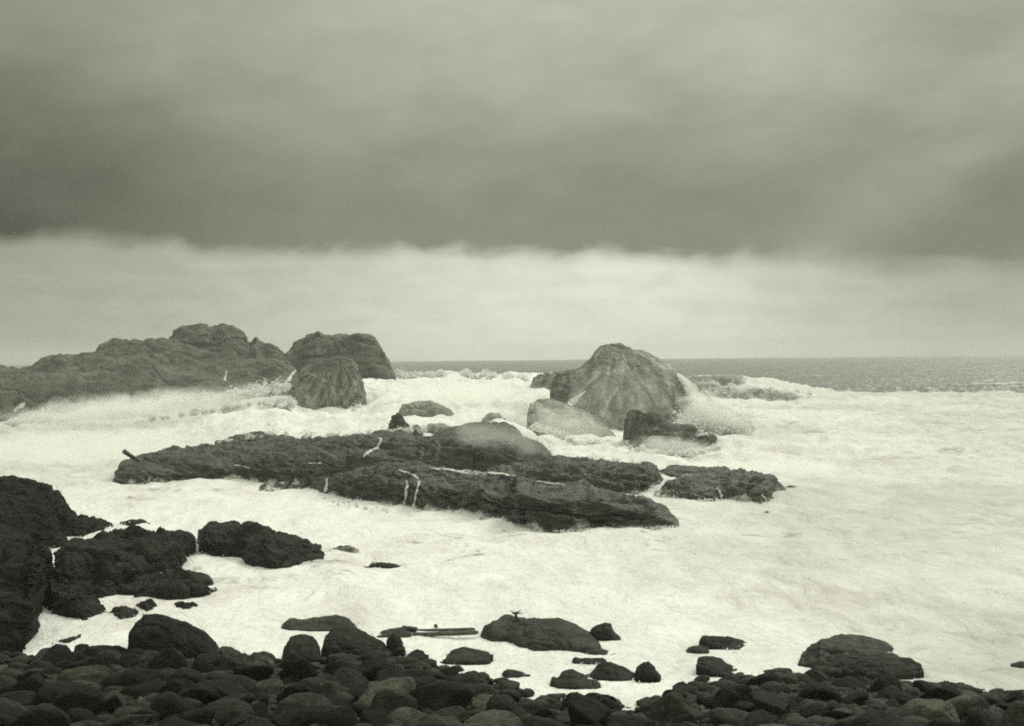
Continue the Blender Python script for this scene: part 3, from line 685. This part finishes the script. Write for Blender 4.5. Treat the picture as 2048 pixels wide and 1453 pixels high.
# ---- boulders along the water's edge
BOULD = [
 ('smooth dark dome boulder, the largest on the left part of the shore', [(254, 1300), (258, 1280), (264, 1258), (276, 1244), (290, 1231), (312, 1228), (340, 1233), (380, 1246), (410, 1262), (432, 1282), (444, 1304)], 1335, 1.2, M_black),
 ('low dark boulder against the right foot of the dome boulder', [(432, 1300), (444, 1289), (465, 1292), (482, 1302), (490, 1316)], 1330, 0.6, M_boulder),
 ('rounded dark boulder at the left of the shore beside the cliff foot', [(84, 1322), (96, 1300), (112, 1289), (132, 1291), (146, 1306), (152, 1324)], 1342, 0.6, M_black),
 ('small dark knob between two low boulders at the left of the shore', [(143, 1312), (150, 1292), (163, 1288), (178, 1290), (184, 1310)], 1338, 0.5, M_black),
 ('long flat-topped dark boulder left of the dome boulder', [(170, 1310), (178, 1290), (210, 1288), (240, 1289), (256, 1296), (262, 1316)], 1345, 0.9, M_black),
 ('low pale-topped stone in the gap between dome boulder and round boulder', [(496, 1318), (508, 1304), (528, 1301), (545, 1307), (556, 1320)], 1332, 0.5, M_boulder),
 ('round dark boulder with a vertical cleft at the water edge', [(562, 1318), (566, 1290), (580, 1273), (602, 1270), (626, 1274), (640, 1290), (642, 1318)], 1340, 0.8, M_near),
 ('dark boulder with a long right slope beside the cleft round boulder', [(642, 1300), (650, 1272), (668, 1258), (690, 1252), (715, 1260), (740, 1274), (770, 1288), (786, 1304)], 1328, 0.9, M_near),
 ('dark upright knob of rock at the right end of the sloping boulder', [(770, 1300), (775, 1276), (788, 1264), (800, 1272), (808, 1290), (812, 1306)], 1316, 0.5, M_black),
 ('long low grey rock lying in foam behind the round boulders', [(564, 1250), (580, 1238), (620, 1236), (650, 1234), (672, 1231), (700, 1237), (714, 1254)], 1262, 0.9, M_whale),
 ('grey flat rock in the foam under the driftwood planks', [(744, 1268), (770, 1257), (805, 1256), (830, 1262), (850, 1272)], 1277, 0.7, M_whale),
 ('small dark arrow-shaped rock right of the upright knob', [(796, 1318), (815, 1306), (835, 1297), (848, 1300), (857, 1310)], 1322, 0.4, M_near),
 ('grey wedge-shaped boulder pointing right into the foam channel', [(880, 1325), (905, 1306), (925, 1300), (955, 1302), (986, 1309)], 1329, 0.8, M_boulder),
 ('big grey-brown whaleback boulder in the foam at centre', [(962, 1272), (970, 1252), (985, 1240), (1010, 1233), (1040, 1238), (1080, 1239), (1120, 1235), (1150, 1247), (1180, 1264), (1200, 1288), (1206, 1302)], None, 1.4, M_whale),
 ('flat dark rock touching the right end of the whaleback boulder', [(1152, 1304), (1180, 1297), (1205, 1297), (1232, 1308)], 1311, 0.4, M_near),
 ('small angular rock standing in foam right of the whaleback boulder', [(1180, 1262), (1192, 1252), (1210, 1246), (1222, 1248), (1230, 1265), (1247, 1281)], 1283, 0.4, M_near),
 ('thin flat rock lying in foam above the twin dark boulders', [(1142, 1325), (1150, 1318), (1175, 1320), (1205, 1318), (1215, 1324)], 1329, 0.35, M_near),
 ('dark tent-shaped boulder, left one of the twin dark boulders', [(1170, 1350), (1185, 1336), (1205, 1324), (1222, 1322), (1245, 1332), (1270, 1345), (1276, 1356)], 1364, 0.7, M_near),
 ('dark egg-shaped boulder, right one of the twin dark boulders', [(1268, 1352), (1274, 1332), (1286, 1321), (1298, 1321), (1312, 1332), (1322, 1352)], 1366, 0.6, M_black),
 ('grey-topped boulder in front of the foam channel at centre', [(1100, 1370), (1104, 1352), (1126, 1342), (1145, 1340), (1170, 1352), (1195, 1364), (1204, 1374)], 1380, 0.7, M_boulder),
 ('small dark finger of rock in the foam channel at centre', [(1004, 1346), (1014, 1338), (1040, 1343), (1066, 1352)], 1357, 0.35, M_near),
 ('grey loaf-shaped rock standing alone in foam right of centre', [(1398, 1284), (1404, 1270), (1425, 1267), (1455, 1271), (1485, 1282), (1508, 1298)], 1301, 0.7, M_near),
 ('small pale rock at the left foot of the loaf-shaped rock', [(1364, 1303), (1376, 1294), (1400, 1290), (1416, 1296), (1420, 1304)], 1309, 0.4, M_boulder),
 ('dark two-humped boulder on the shore below the loaf-shaped rock', [(1392, 1330), (1396, 1314), (1415, 1308), (1440, 1314), (1465, 1326), (1495, 1340), (1512, 1348)], 1356, 0.8, M_near),
 ('low dark boulder on the shore left of the large right boulder pair', [(1512, 1350), (1530, 1342), (1560, 1337), (1580, 1340), (1588, 1352)], 1358, 0.5, M_near),
 ('large smooth turtle-backed boulder at the right, grey on top', [(1594, 1330), (1600, 1310), (1620, 1290), (1645, 1277), (1680, 1271), (1720, 1273), (1760, 1280), (1785, 1292), (1798, 1312), (1800, 1325)], [(1594, 1333), (1640, 1341), (1665, 1332), (1720, 1319), (1800, 1317)], 1.1, M_turtle),
 ('dark blocky boulder leaning in front of the turtle-backed boulder', [(1652, 1345), (1660, 1325), (1690, 1312), (1730, 1307), (1780, 1311), (1820, 1318), (1842, 1328), (1848, 1342)], 1362, 0.7, M_near),
 ('dark sloping boulder at the right end of the shore', [(1858, 1392), (1868, 1368), (1888, 1363), (1915, 1372), (1950, 1386), (1985, 1396), (2005, 1404)], 1414, 0.8, M_black),
 ('low dark boulder in the bottom right corner of the photo', [(1960, 1412), (1975, 1394), (2010, 1387), (2045, 1387), (2090, 1392), (2110, 1410)], 1424, 0.8, M_black),
 ('black boulder cut by the right edge of the photo', [(2034, 1394), (2040, 1382), (2060, 1374), (2090, 1380), (2105, 1398)], 1402, 0.6, M_black),
 ('thin bowed dark rock in the surf at the right edge of the photo', [(2010, 1334), (2022, 1324), (2040, 1320), (2065, 1322), (2080, 1332)], 1336, 0.3, M_near),
 ('low dark boulder between the right boulder pair and the sloping boulder', [(1770, 1372), (1790, 1360), (1820, 1362), (1850, 1372), (1866, 1384)], 1392, 0.6, M_near),
]
boulder_spots = []
for i, (lab, top, by, T, mat) in enumerate(BOULD):
    x0, x1 = top[0][0], top[-1][0]; w = x1 - x0
    if isinstance(by, list): base = by
    elif by is None: base = [(962, 1276), (985, 1284), (1015, 1285), (1040, 1296), (1070, 1303), (1120, 1302), (1170, 1306), (1206, 1308)]
    else: base = [(x0, by - 6), (x0 + 0.12 * w, by - 1), (x0 + 0.5 * w, by), (x0 + 0.88 * w, by - 1), (x1, by - 5)]
    small = w < 90
    o = rock(lab, top, base, T, mat, n=2.15, amp=0.035 if small else 0.05, scale=1.2, cell=0.9, cellamp=0.025 if small else 0.035, seed=60 + i, res=0.5, back=T * 0.9, name='boulder', cat='boulder', zmin=-0.8)
    boulder_spots.append((o.location.x, o.location.y, w / FPX * o.location.y * 0.5))

# ------------------------------------------------------------------ ray tests against the rocks (for water lying on them)
_vs = []; _fs = []; off = 0
for v, f in RB:
    _vs.append(v); _fs += [tuple(i + off for i in q) for q in f]; off += len(v)
BVH = BVHTree.FromPolygons([tuple(p) for p in np.vstack(_vs)], _fs)
def hit(px, py):
    d = ray(px, py); d = Vector(d).normalized()
    loc, nor, _, _ = BVH.ray_cast(Vector((0, 0, CAM_H)), d)
    if loc is None:
        p = on_water(px, py, 0.02); return Vector(p), Vector((0, 0, 1))
    if nor.dot(d) > 0: nor = -nor
    return loc, nor
def stream(name, label, pts, group=None, lift=0.05, seg=40, cat='waterfall', m=5):
    """water running over rock: pts = (px, py, half width px); a thin rounded sheet lying on the rock"""
    a = np.array(pts, float); s = np.linspace(0, len(a) - 1, seg)
    C = np.stack([np.interp(s, np.arange(len(a)), a[:, k]) for k in range(3)], -1)
    tang = np.gradient(C[:, :2], axis=0); tang /= np.linalg.norm(tang, axis=1)[:, None]
    side = np.stack([-tang[:, 1], tang[:, 0]], -1)
    rows = []
    for i in range(seg):
        w = 0.8 * C[i, 2] * (1 + 0.6 * perlin(np.array([[s[i] * 1.7 + pts[0][0], 0.3, 0.7]]))[0])
        r = []
        for j in range(m):
            t = j / (m - 1) * 2 - 1
            q = C[i, :2] + side[i] * (w * t + 0.9 * perlin(np.array([[s[i] * 2.1 + pts[0][0], 0.2, 0.9]]))[0] + 1.2 * perlin(np.array([[s[i] * 2.9, j * 0.7, pts[0][1]]]))[0])
            loc, nor = hit(q[0], q[1])
            r.append((loc, nor, 1 - t * t))
        rows.append(r)
    top_, bot = [], []
    for r in rows:
        for loc, nor, k in r:
            top_.append(loc + nor * lift * (0.35 + k)); bot.append(loc - nor * 0.06)
    n = len(top_); allv = np.array([tuple(p) for p in top_ + bot]); g = grid_faces(seg, m)
    fs = np.vstack([g, g[:, ::-1] + n])
    org = allv.mean(0); me = mesh_np(name, allv - org, fs)
    ek = np.array([k for r in rows for _, _, k in r] + [0.0] * n)
    te = np.repeat(np.clip(np.minimum(np.arange(seg), seg - 1 - np.arange(seg)) / 3.0, 0, 1), m); ek[:n] *= te
    at = me.attributes.new('edge', 'FLOAT', 'POINT'); at.data.foreach_set('value', ek.astype(np.float32))
    o = link(name, me, M_white, tuple(org)); return tag(o, label, cat, group)
stream('waterfall', 'left one of the twin thin white waterfalls on the front ledge', [(812, 962, 2.5), (815, 975, 3), (813, 992, 4.5), (809, 1012, 6)], 'twin waterfalls on the front ledge')
stream('waterfall', 'right one of the twin thin white waterfalls on the front ledge', [(840, 963, 3), (836, 978, 3), (832, 996, 4.5), (828, 1018, 6)], 'twin waterfalls on the front ledge')
stream('waterfall', 'small white waterfall widening downward at the left end of the front ledge', [(655, 958, 1.5), (655, 970, 4), (652, 986, 8)])
stream('waterfall', 'zigzag white stream running down the humped slab left of reef centre', [(752, 877, 3), (764, 880, 3.5), (759, 889, 3.5), (754, 898, 4), (742, 903, 3.5), (734, 908, 4.5), (726, 916, 3)])
stream('waterfall', 'short curved waterfall on the hump-backed slab at the far right of reef', [(1434, 978, 2), (1440, 986, 2.5), (1446, 998, 3)])
stream('waterfall', 'thin curved trickle at the right tip of the hump-backed slab', [(1522, 990, 1.5), (1528, 998, 2), (1531, 1005, 2.5)])
stream('rock_pool', 'long white foam pool lying on top of the front ledge', [(850, 938, 1.5), (890, 940, 4), (930, 944, 6), (970, 946, 4.5), (1005, 949, 2.5), (1035, 955, 1)], cat='foam pool', lift=0.04)
stream('rock_pool', 'broken white foam patch feeding the twin waterfalls', [(795, 942, 1.5), (815, 947, 3.5), (830, 953, 3), (838, 960, 4)], cat='foam pool', lift=0.04)
stream('rock_pool', 'thin white foam thread on the right half of the front ledge', [(1060, 963, 1), (1095, 968, 2), (1130, 972, 1.2)], cat='foam pool', lift=0.04)
stream('rock_pool', 'white foam sliver in the notch of the left reef slab', [(468, 932, 2), (485, 934, 3), (505, 937, 2)], cat='foam pool', lift=0.04)
stream('rock_pool', 'white foam sliver left of the zigzag stream on the reef', [(615, 927, 1), (632, 929, 2.2), (648, 927, 1)], cat='foam pool', lift=0.04)

stream('waterfall', 'broad white cascade pouring down the right flank of the pinnacle', [(1350, 747, 4), (1372, 768, 12), (1392, 795, 20), (1410, 822, 30), (1422, 850, 42), (1428, 868, 50)], m=15, seg=60, lift=0.08)
stream('waterfall', 'short white spill between the pinnacle and the slanting slab at its left', [(1172, 782, 3), (1158, 793, 8), (1146, 804, 12), (1135, 812, 10)], m=9)
stream('waterfall', 'small white spill on the headland ridge below its dome', [(453, 742, 2), (452, 752, 4), (449, 764, 3)])
stream('waterfall', 'white spill on the headland beside the cone shaped rock', [(592, 740, 3), (584, 750, 5), (578, 760, 7), (570, 770, 6)], m=7)
stream('waterfall', 'white patch of backwash low on the headland ridge near the left edge', [(52, 806, 3), (40, 815, 7), (26, 824, 6)], m=7)
# ------------------------------------------------------------------ driftwood
def beam(name, label, a, b, r0, r1, cat, flat=1.0, group=None, parent=None, knots=3):
    a = np.array(a, float); b = np.array(b, float); ax = b - a; L = np.linalg.norm(ax); ax /= L
    up = np.array([0, 0, 1.0]) if abs(ax[2]) < 0.9 else np.array([0, 1.0, 0])
    sx = np.cross(ax, up); sx /= np.linalg.norm(sx); sz = np.cross(sx, ax)
    nr, nc = 28, 12; v = []
    for i in range(nr):
        t = i / (nr - 1); r = r0 + (r1 - r0) * t
        e = min(1, 12 * min(t, 1 - t) + 0.55)
        for j in range(nc):
            th = 2 * math.pi * j / nc
            k = 1 + 0.16 * perlin(np.array([[t * L * 2.0 + a[0], math.cos(th), math.sin(th) + a[1]]]))[0]
            off = 0.25 * r0 * perlin(np.array([[t * 2.5 + a[0], 0.4, 0.1]]))[0]
            p = a + ax * L * t + sx * math.cos(th) * r * k * e + sz * (math.sin(th) * r * k * e * flat + off)
            v.append(p)
    v = np.array(v); f = grid_faces(nr, nc, True)
    v = np.vstack([v, a, b]); i0 = nr * nc
    me = bpy.data.meshes.new(name); org = (a + b) / 2
    caps = [(( j + 1) % nc, j, i0) for j in range(nc)] + [((nr - 1) * nc + j, (nr - 1) * nc + (j + 1) % nc, i0 + 1) for j in range(nc)]
    me.from_pydata((v - org).tolist(), [], f.tolist() + caps)
    bm = bmesh.new(); bm.from_mesh(me); bmesh.ops.recalc_face_normals(bm, faces=bm.faces); bm.to_mesh(me); bm.free()
    me.polygons.foreach_set('use_smooth', np.ones(len(me.polygons), bool))
    o = link(name, me, M_wood, tuple(org), parent)
    return tag(o, label, cat, group) if not parent else o
def W_(px, py, Y): return at_depth(px, py, np.float64(Y))
beam('driftwood_plank', 'longer driftwood plank, the lower one, jutting right over the foam', W_(812, 1270, 26.0), W_(956, 1265, 25.6), 0.05, 0.055, 'driftwood', 0.8)
beam('driftwood_plank', 'thinner driftwood plank lying just above the longer plank in foam', W_(800, 1262, 26.6), W_(950, 1258, 26.2), 0.03, 0.035, 'driftwood', 0.8)
post = beam('driftwood_post', 'short knobbed driftwood post sticking up behind the planks', W_(876, 1262, 26.8), W_(870, 1249, 26.8), 0.025, 0.035, 'driftwood')
beam('driftwood_log', 'dark driftwood lump on the flat rock under the planks', W_(806, 1256, 26.4), W_(834, 1258, 26.2), 0.05, 0.035, 'driftwood')
sw = beam('seaweed', 'small dark branching tuft of weed on top of the whaleback boulder', W_(1034, 1240, 26.3), W_(1030, 1224, 26.3), 0.035, 0.018, 'seaweed')
for k, (x, y) in enumerate([(1020, 1222), (1042, 1221), (1046, 1227), (1024, 1228)]):
    c = beam('frond', None, W_(1031, 1227, 26.3), W_(x, y, 26.25), 0.016, 0.006, None, parent=None)
    c.parent = sw; c.location = Vector(c.location) - Vector(sw.location)
beam('driftwood_stump', 'dark leaning driftwood stump in the mist at the left end of the reef', W_(284, 926, 60.8), W_(246, 902, 60.4), 0.05, 0.11, 'driftwood')

# ------------------------------------------------------------------ loose stones of the shore
def stone_mesh(seed, flat, angular):
    bm = bmesh.new(); bmesh.ops.create_icosphere(bm, subdivisions=4, radius=1.0)
    v = np.array([tuple(p.co) for p in bm.verts]); rs = np.random.RandomState(seed)
    u = v / np.linalg.norm(v, axis=1)[:, None]; r = np.ones(len(u))
    for _ in range(rs.randint(9, 16) if angular else rs.randint(2, 6)):     # plane cuts give worn facets
        nrm = rs.normal(size=3); nrm /= np.linalg.norm(nrm); dd = rs.uniform(0.46, 0.86)
        c = u @ nrm; lim = np.where(c > 1e-3, dd / np.maximum(c, 1e-3), 9)
        k = 0.014; r = -k * np.log(np.exp(-r / k) + np.exp(-lim / k)) if True else r
    P = u * 1.0 + seed * 5.1
    r = r * (1 + 0.07 * fbm(P * 1.2, 2)) + 0.03 * fbm(P * 4, 4)
    f1, f2, cid = worley(P * 2.1); r = r + 0.035 * (cid - 0.5) - 0.05 * (1 - sstep(f2 - f1, 0, 0.08)) * (cid > 0.4)
    v = u * r[:, None] * np.array([rs.uniform(0.95, 1.35), rs.uniform(0.75, 1.0), flat])
    for p, c in zip(bm.verts, v): p.co = c
    for f in bm.faces: f.smooth = True
    me = bpy.data.meshes.new('stone'); bm.to_mesh(me); bm.free(); me.materials.append(M_stone)
    return me
KINDS = [(0.62, False, 'rounded dark stone among the heaped stones at the bottom of the photo'),
         (0.70, True, 'angular dark stone among the heaped stones at the bottom of the photo'),
         (0.42, True, 'flat slab-like dark stone among the heaped stones at the bottom of the photo')]
stones = [[link('shore_stone', stone_mesh(100 + 10 * k + i, fl * (0.85 + 0.08 * i), ang), None) for i in range(5)] for k, (fl, ang, _) in enumerate(KINDS)]
first = {(k, i): True for k in range(3) for i in range(5)}
placed = []
def put_stone(x, y, s, k, i, sink=0.25):
    src = stones[k][i]
    if first[(k, i)]: o = src; first[(k, i)] = False
    else: o = src.copy(); COL.objects.link(o)
    z = float(shore_z(np.array([x]), np.array([y]))[0]) + s * KINDS[k][0] * (1 - 2 * sink) * 0.6
    o.location = (x, y, z); o.scale = (s, s * random.uniform(0.85, 1.1), s * random.uniform(0.85, 1.15))
    o.rotation_euler = (random.gauss(0, 0.22), random.gauss(0, 0.22), random.uniform(0, 6.283))
    tag(o, KINDS[k][2], 'stone', ['rounded shore stones', 'angular shore stones', 'flat shore stones'][k])
tries = 0
sizes = sorted([float(np.clip(np.exp(random.gauss(-1.88, 0.62)), 0.07, 0.42)) for _ in range(900)], reverse=True)
for s in sizes:
    if len(placed) >= 298: break
    for _ in range(60):
        y = 14.9 + (25.2 - 14.9) * random.random() ** 1.15
        x = random.uniform(-1, 1) * (0.36 * y + 0.35)
        sy = float(shore_y(np.array([x]), np.array([y]))[0])
        if y > sy - 0.05 + (0.55 if s < 0.13 and random.random() < 0.3 else 0.0): continue
        if s > 0.15 + 0.09 * (sy - y): continue
        if np.hypot((x - POOL[0]) / 0.62, (y - POOL[1]) / 0.6) < 1 + 0.6 * s: continue
        if x < -0.325 * y and y > 20.5: continue
        if any((x - a) ** 2 + ((y - b) * 1.0) ** 2 < ((s + c) * 0.62) ** 2 for a, b, c in placed): continue
        if any((x - a) ** 2 + ((y - b) * 1.3) ** 2 < (c * 0.8) ** 2 for a, b, c in boulder_spots): continue
        placed.append((x, y, s)); put_stone(x, y, s, random.choices([0, 1, 2], [0.15, 0.55, 0.30])[0], random.randrange(5)); break
# pebbles filling the gaps: uncountable, one object
def pebbles(n=4800):
    bm = bmesh.new(); bmesh.ops.create_icosphere(bm, subdivisions=2, radius=1.0)
    u = np.array([tuple(p.co) for p in bm.verts]); f = np.array([[v.index for v in q.verts] for q in bm.faces]); bm.free()
    vs, fs = [], []; off = 0; rs = np.random.RandomState(5)
    for i in range(n):
        y = 14.6 + 9.8 * rs.rand(); x = rs.uniform(-1, 1) * (0.37 * y + 0.3)
        if y > shore_y(np.array([x]), np.array([y]))[0] - 0.05: continue
        s = np.clip(np.exp(rs.normal(-2.55, 0.4)), 0.035, 0.17)
        P = u + rs.uniform(-50, 50, 3); v = u * (1 + 0.35 * perlin(P * 1.1))[:, None] * s * np.array([1.2, 0.9, 0.62])
        a = rs.uniform(0, 6.28); c, d = math.cos(a), math.sin(a)
        v = np.stack([v[:, 0] * c - v[:, 1] * d, v[:, 0] * d + v[:, 1] * c, v[:, 2]], -1)
        z = shore_z(np.array([x]), np.array([y]))[0] + s * 0.4
        vs.append(v + np.array([x, y, z])); fs.append(f + off); off += len(u)
    me = mesh_np('pebbles', np.vstack(vs), np.vstack(fs))
    o = link('pebbles', me, M_boulder); tag(o, 'small dark pebbles filling the gaps between the shore stones', 'pebbles', None, 'stuff')
pebbles()

# ------------------------------------------------------------------ spray thrown up by the surf
def mist(label, px, py, Y, size, mat, rot=0.0):
    bm = bmesh.new(); bmesh.ops.create_icosphere(bm, subdivisions=3, radius=1.0)
    me = bpy.data.meshes.new('spray'); bm.to_mesh(me); bm.free()
    c = at_depth(px, py, np.float64(Y)); o = link('spray', me, mat, tuple(c)); o.scale = size; o.rotation_euler = (0, rot, 0)
    return tag(o, label, 'spray', None, 'stuff')
mist('spray drifting along the foot of the far headland', 290, 822, 105, (19, 6, 2.5), mist_mat('spray_headland', 0.45, 0.5, 0.42, 0.70), R(-4))
mist('grey spray hanging over the surf left of the reef', 200, 905, 70, (11.5, 7, 2.0), mist_mat('spray_left', 0.25, 0.45, 0.36, 0.7))
mist('spray veil drifting across the rounded reef hump', 1000, 880, 62.5, (3.8, 2.0, 1.2), mist_mat('spray_hump', 0.30, 0.9, 0.38, 0.66), R(12))
mist('spray torn off the cascade at the right side of the pinnacle', 1430, 832, 88, (3.6, 2.2, 2.0), mist_mat('spray_pinnacle', 1.2, 1.1, 0.42, 0.64), R(28))
mist('spray bursting at the foot of the dark rock before the pinnacle', 1345, 893, 71, (3.6, 1.6, 0.8), mist_mat('spray_rock', 0.7, 1.6, 0.42, 0.62), R(6))
mist('spray rising from the white water between headland and pinnacle', 930, 795, 100, (9, 6, 2.2), mist_mat('spray_middle', 0.6, 0.7, 0.42, 0.68))
mist('spray around the slanting slab at the pinnacle foot', 1130, 850, 82, (4.2, 1.8, 1.4), mist_mat('spray_slab', 0.4, 1.1, 0.42, 0.64), R(10))
mist('thin veil of spray hanging in front of the far headland', 330, 770, 103, (21, 5, 4.2), mist_mat('spray_veil', 0.010, 0.25, 0.25, 0.75))
mist('thin veil of spray hanging in front of the pinnacle group', 1240, 800, 84, (7.5, 3, 3.4), mist_mat('spray_veil_pinnacle', 0.045, 0.3, 0.25, 0.75))
mist('small puff of spray above the black cliff shoulder', 92, 962, 47, (0.8, 0.8, 0.6), mist_mat('spray_cliff', 0.8, 2.0, 0.38, 0.62))
mist('low spray along the wave-cut face of the front ledge', 960, 1038, 44.5, (7.5, 0.9, 0.45), mist_mat('spray_ledge', 1.6, 2.2, 0.44, 0.64), R(3.5))
mist('spray thrown up behind the far right slab of the reef', 1560, 940, 62, (5.5, 3.0, 0.8), mist_mat('spray_right', 0.5, 0.9, 0.42, 0.66))
# ragged spray and foam made of separate clots of white water
def clots(name, label, C, rad):
    """C: centres, rad: radii; every clot is a small squashed octahedron, all in one uncountable mass"""
    rs = np.random.RandomState(len(C)); n = len(C)
    o6 = np.array([[1, 0, 0], [-1, 0, 0], [0, 1, 0], [0, -1, 0], [0, 0, 1], [0, 0, -1]], float)
    f8 = np.array([[0, 2, 4], [2, 1, 4], [1, 3, 4], [3, 0, 4], [2, 0, 5], [1, 2, 5], [3, 1, 5], [0, 3, 5]])
    a = rs.uniform(0, 6.283, n); ca, sa = np.cos(a), np.sin(a)
    q = o6[None] * rs.uniform(0.6, 1.4, (n, 6, 1)) * rad[:, None, None]
    v = np.stack([q[..., 0] * ca[:, None] - q[..., 1] * sa[:, None], q[..., 0] * sa[:, None] + q[..., 1] * ca[:, None], q[..., 2] * 0.85], -1) + C[:, None]
    f = (f8[None] + 6 * np.arange(n)[:, None, None]).reshape(-1, 3)
    org = C.mean(0); me = mesh_np(name, v.reshape(-1, 3) - org, f)
    o = link(name, me, M_clot, tuple(org)); return tag(o, label, 'foam' if 'foam' in name else 'spray', None, 'stuff')
def clot_mat():
    m = bpy.data.materials.new('spray_clots'); m.use_nodes = True; t = NT(m.node_tree); t.n.clear()
    out = t.new('ShaderNodeOutputMaterial'); d = t.new('ShaderNodeBsdfDiffuse'); tr = t.new('ShaderNodeBsdfTranslucent'); mx = t.new('ShaderNodeMixShader')
    d.inputs[0].default_value = tr.inputs[0].default_value = (0.97, 0.972, 0.96, 1); mx.inputs[0].default_value = 0.5
    t.l.new(d.outputs[0], mx.inputs[1]); t.l.new(tr.outputs[0], mx.inputs[2]); t.l.new(mx.outputs[0], out.inputs[0]); return m
M_clot = clot_mat()
def burst(label, line, hpx, jets, per, seed, rad=(0.03, 0.11), lean=0.25):
    """line: (px, py, Y) along the foot of the burst; hpx: height of the tallest jets in photo px"""
    rs = np.random.RandomState(seed); a = np.array(line, float); C, Rr = [], []
    for k in range(jets):
        u = rs.rand() * (len(a) - 1); px, py, Y = [np.interp(u, np.arange(len(a)), a[:, c]) for c in range(3)]
        H = hpx / FPX * Y * (0.2 + 0.8 * rs.rand() ** 2.2); b = at_depth(px, py, np.float64(Y))
        n = int(per * (0.4 + H)); h = rs.rand(n) ** 1.7
        w = H * (0.25 + 0.75 * h) * 0.8
        dxy = rs.normal(size=(n, 2)) * np.array([0.55, 0.45]) * w[:, None]
        x = b[0] + dxy[:, 0] + lean * H * h * rs.normal(1, 0.3); y = b[1] + dxy[:, 1] + rs.normal() * 0.6
        z = b[2] - 0.12 + H * h * np.exp(-(dxy[:, 0] / (0.8 * H + 0.1)) ** 2)
        C.append(np.stack([x, y, z], -1)); Rr.append((rad[0] + (rad[1] - rad[0]) * rs.rand(n) ** 2) * (1.15 - 0.75 * h) * Y / 90)
    clots('spray', label, np.vstack(C), np.concatenate(Rr))
burst('ragged spray breaking along the foot of the far headland ridge', [(10, 846, 109), (130, 840, 108), (260, 824, 107), (380, 806, 106), (480, 792, 106), (575, 778, 107)], 34, 170, 190, 1)
burst('broken white crest between the headland and the pinnacle', [(745, 756, 138), (850, 757, 138), (960, 758, 136), (1050, 764, 128)], 24, 110, 150, 2, rad=(0.04, 0.14))
burst('torn surf leaping over the white water left of the pinnacle', [(745, 800, 112), (850, 812, 106), (950, 806, 108), (1040, 800, 106)], 34, 70, 170, 12)
burst('tall ragged plume running along the right half of the headland foot', [(300, 838, 100), (420, 822, 100), (520, 806, 100), (590, 812, 101)], 26, 60, 190, 13)
burst('spray dashing up the right foot of the pinnacle', [(1360, 850, 88), (1420, 862, 88), (1500, 868, 89)], 66, 60, 210, 3)
burst('ragged spray at the foot of the dark rock before the pinnacle', [(1246, 890, 72), (1320, 902, 70.5), (1390, 904, 70), (1440, 890, 72)], 15, 40, 150, 4)
burst('spray at the foot of the slanting slab left of the pinnacle', [(1058, 852, 83), (1110, 866, 82), (1160, 890, 80), (1225, 884, 82)], 18, 40, 150, 5)
burst('torn spray along the back of the reef', [(430, 884, 67), (540, 866, 69), (660, 872, 69), (760, 862, 69), (870, 860, 71)], 20, 60, 110, 6)
burst('spray blowing off the right shoulder of the reef hump', [(1035, 872, 70), (1075, 892, 69), (1115, 918, 68), (1200, 918, 66), (1300, 930, 64)], 24, 40, 110, 7)
burst('spray at the foot of the cone shaped rock by the headland', [(592, 826, 104), (650, 838, 103), (730, 812, 104)], 22, 26, 110, 8)
burst('low splashes along the wave-cut face of the front ledge', [(640, 992, 50), (740, 1010, 48), (850, 1024, 46), (950, 1042, 44.2), (1020, 1056, 42.5)], 16, 70, 160, 9, rad=(0.015, 0.055))
burst('puff of spray over the surf behind the black cliff shoulder', [(60, 972, 50), (110, 985, 50)], 34, 8, 120, 10, rad=(0.02, 0.06))
burst('low white splashes of the breaker at the right of the pinnacle', [(1400, 765, 166), (1500, 776, 166), (1620, 792, 166)], 16, 36, 90, 11, rad=(0.03, 0.12))
def collars():
    rs = np.random.RandomState(77); C, Rr = [], []
    for B, Y in FEET:
        if Y > 75 or Y < 20: continue
        Bx = B[(B[:, 2] < 0.05)]
        if len(Bx) < 4: continue
        L = np.sum(np.linalg.norm(np.diff(Bx[:, :2], axis=0), axis=1)); n = int(np.clip(L * 60, 30, 1500))
        i = rs.randint(0, len(Bx) - 1, n); t = rs.rand(n)[:, None]
        p = Bx[i] * (1 - t) + Bx[i + 1] * t; clump = sstep(perlin(p * 0.9 + 3), -0.25, 0.35)
        k = rs.rand(n) < clump; p = p[k]; n = len(p)
        p = p + np.stack([rs.normal(0, 0.10, n), rs.normal(-0.05, 0.16, n) - 0.05, np.abs(rs.normal(0, 0.022, n)) * Y / 40], -1)
        C.append(p); Rr.append(rs.uniform(0.008, 0.026, n) * Y / 40)
    clots('foam_collar', 'clotted foam washing round the feet of the near rocks and the reef', np.vstack(C), np.concatenate(Rr))
collars()

# ------------------------------------------------------------------ sea haze
def haze():
    bm = bmesh.new(); bmesh.ops.create_cube(bm, size=1.0)
    me = bpy.data.meshes.new('haze'); bm.to_mesh(me); bm.free()
    m = bpy.data.materials.new('sea_haze'); m.use_nodes = True; t = NT(m.node_tree); t.n.clear()
    out = t.new('ShaderNodeOutputMaterial'); pv = t.new('ShaderNodeVolumePrincipled')
    pv.inputs['Color'].default_value = (0.97, 0.98, 0.93, 1); pv.inputs['Density'].default_value = 0.00055; pv.inputs['Anisotropy'].default_value = 0.2
    t.l.new(pv.outputs[0], out.inputs['Volume'])
    o = link('haze', me, m, (0, 0, 6.0)); o.scale = (2 * SEA_R + 20, 2 * SEA_R + 20, 18.0)
    tag(o, 'thin salt haze over the sea, thickening towards the horizon', 'haze', None, 'stuff')
haze()
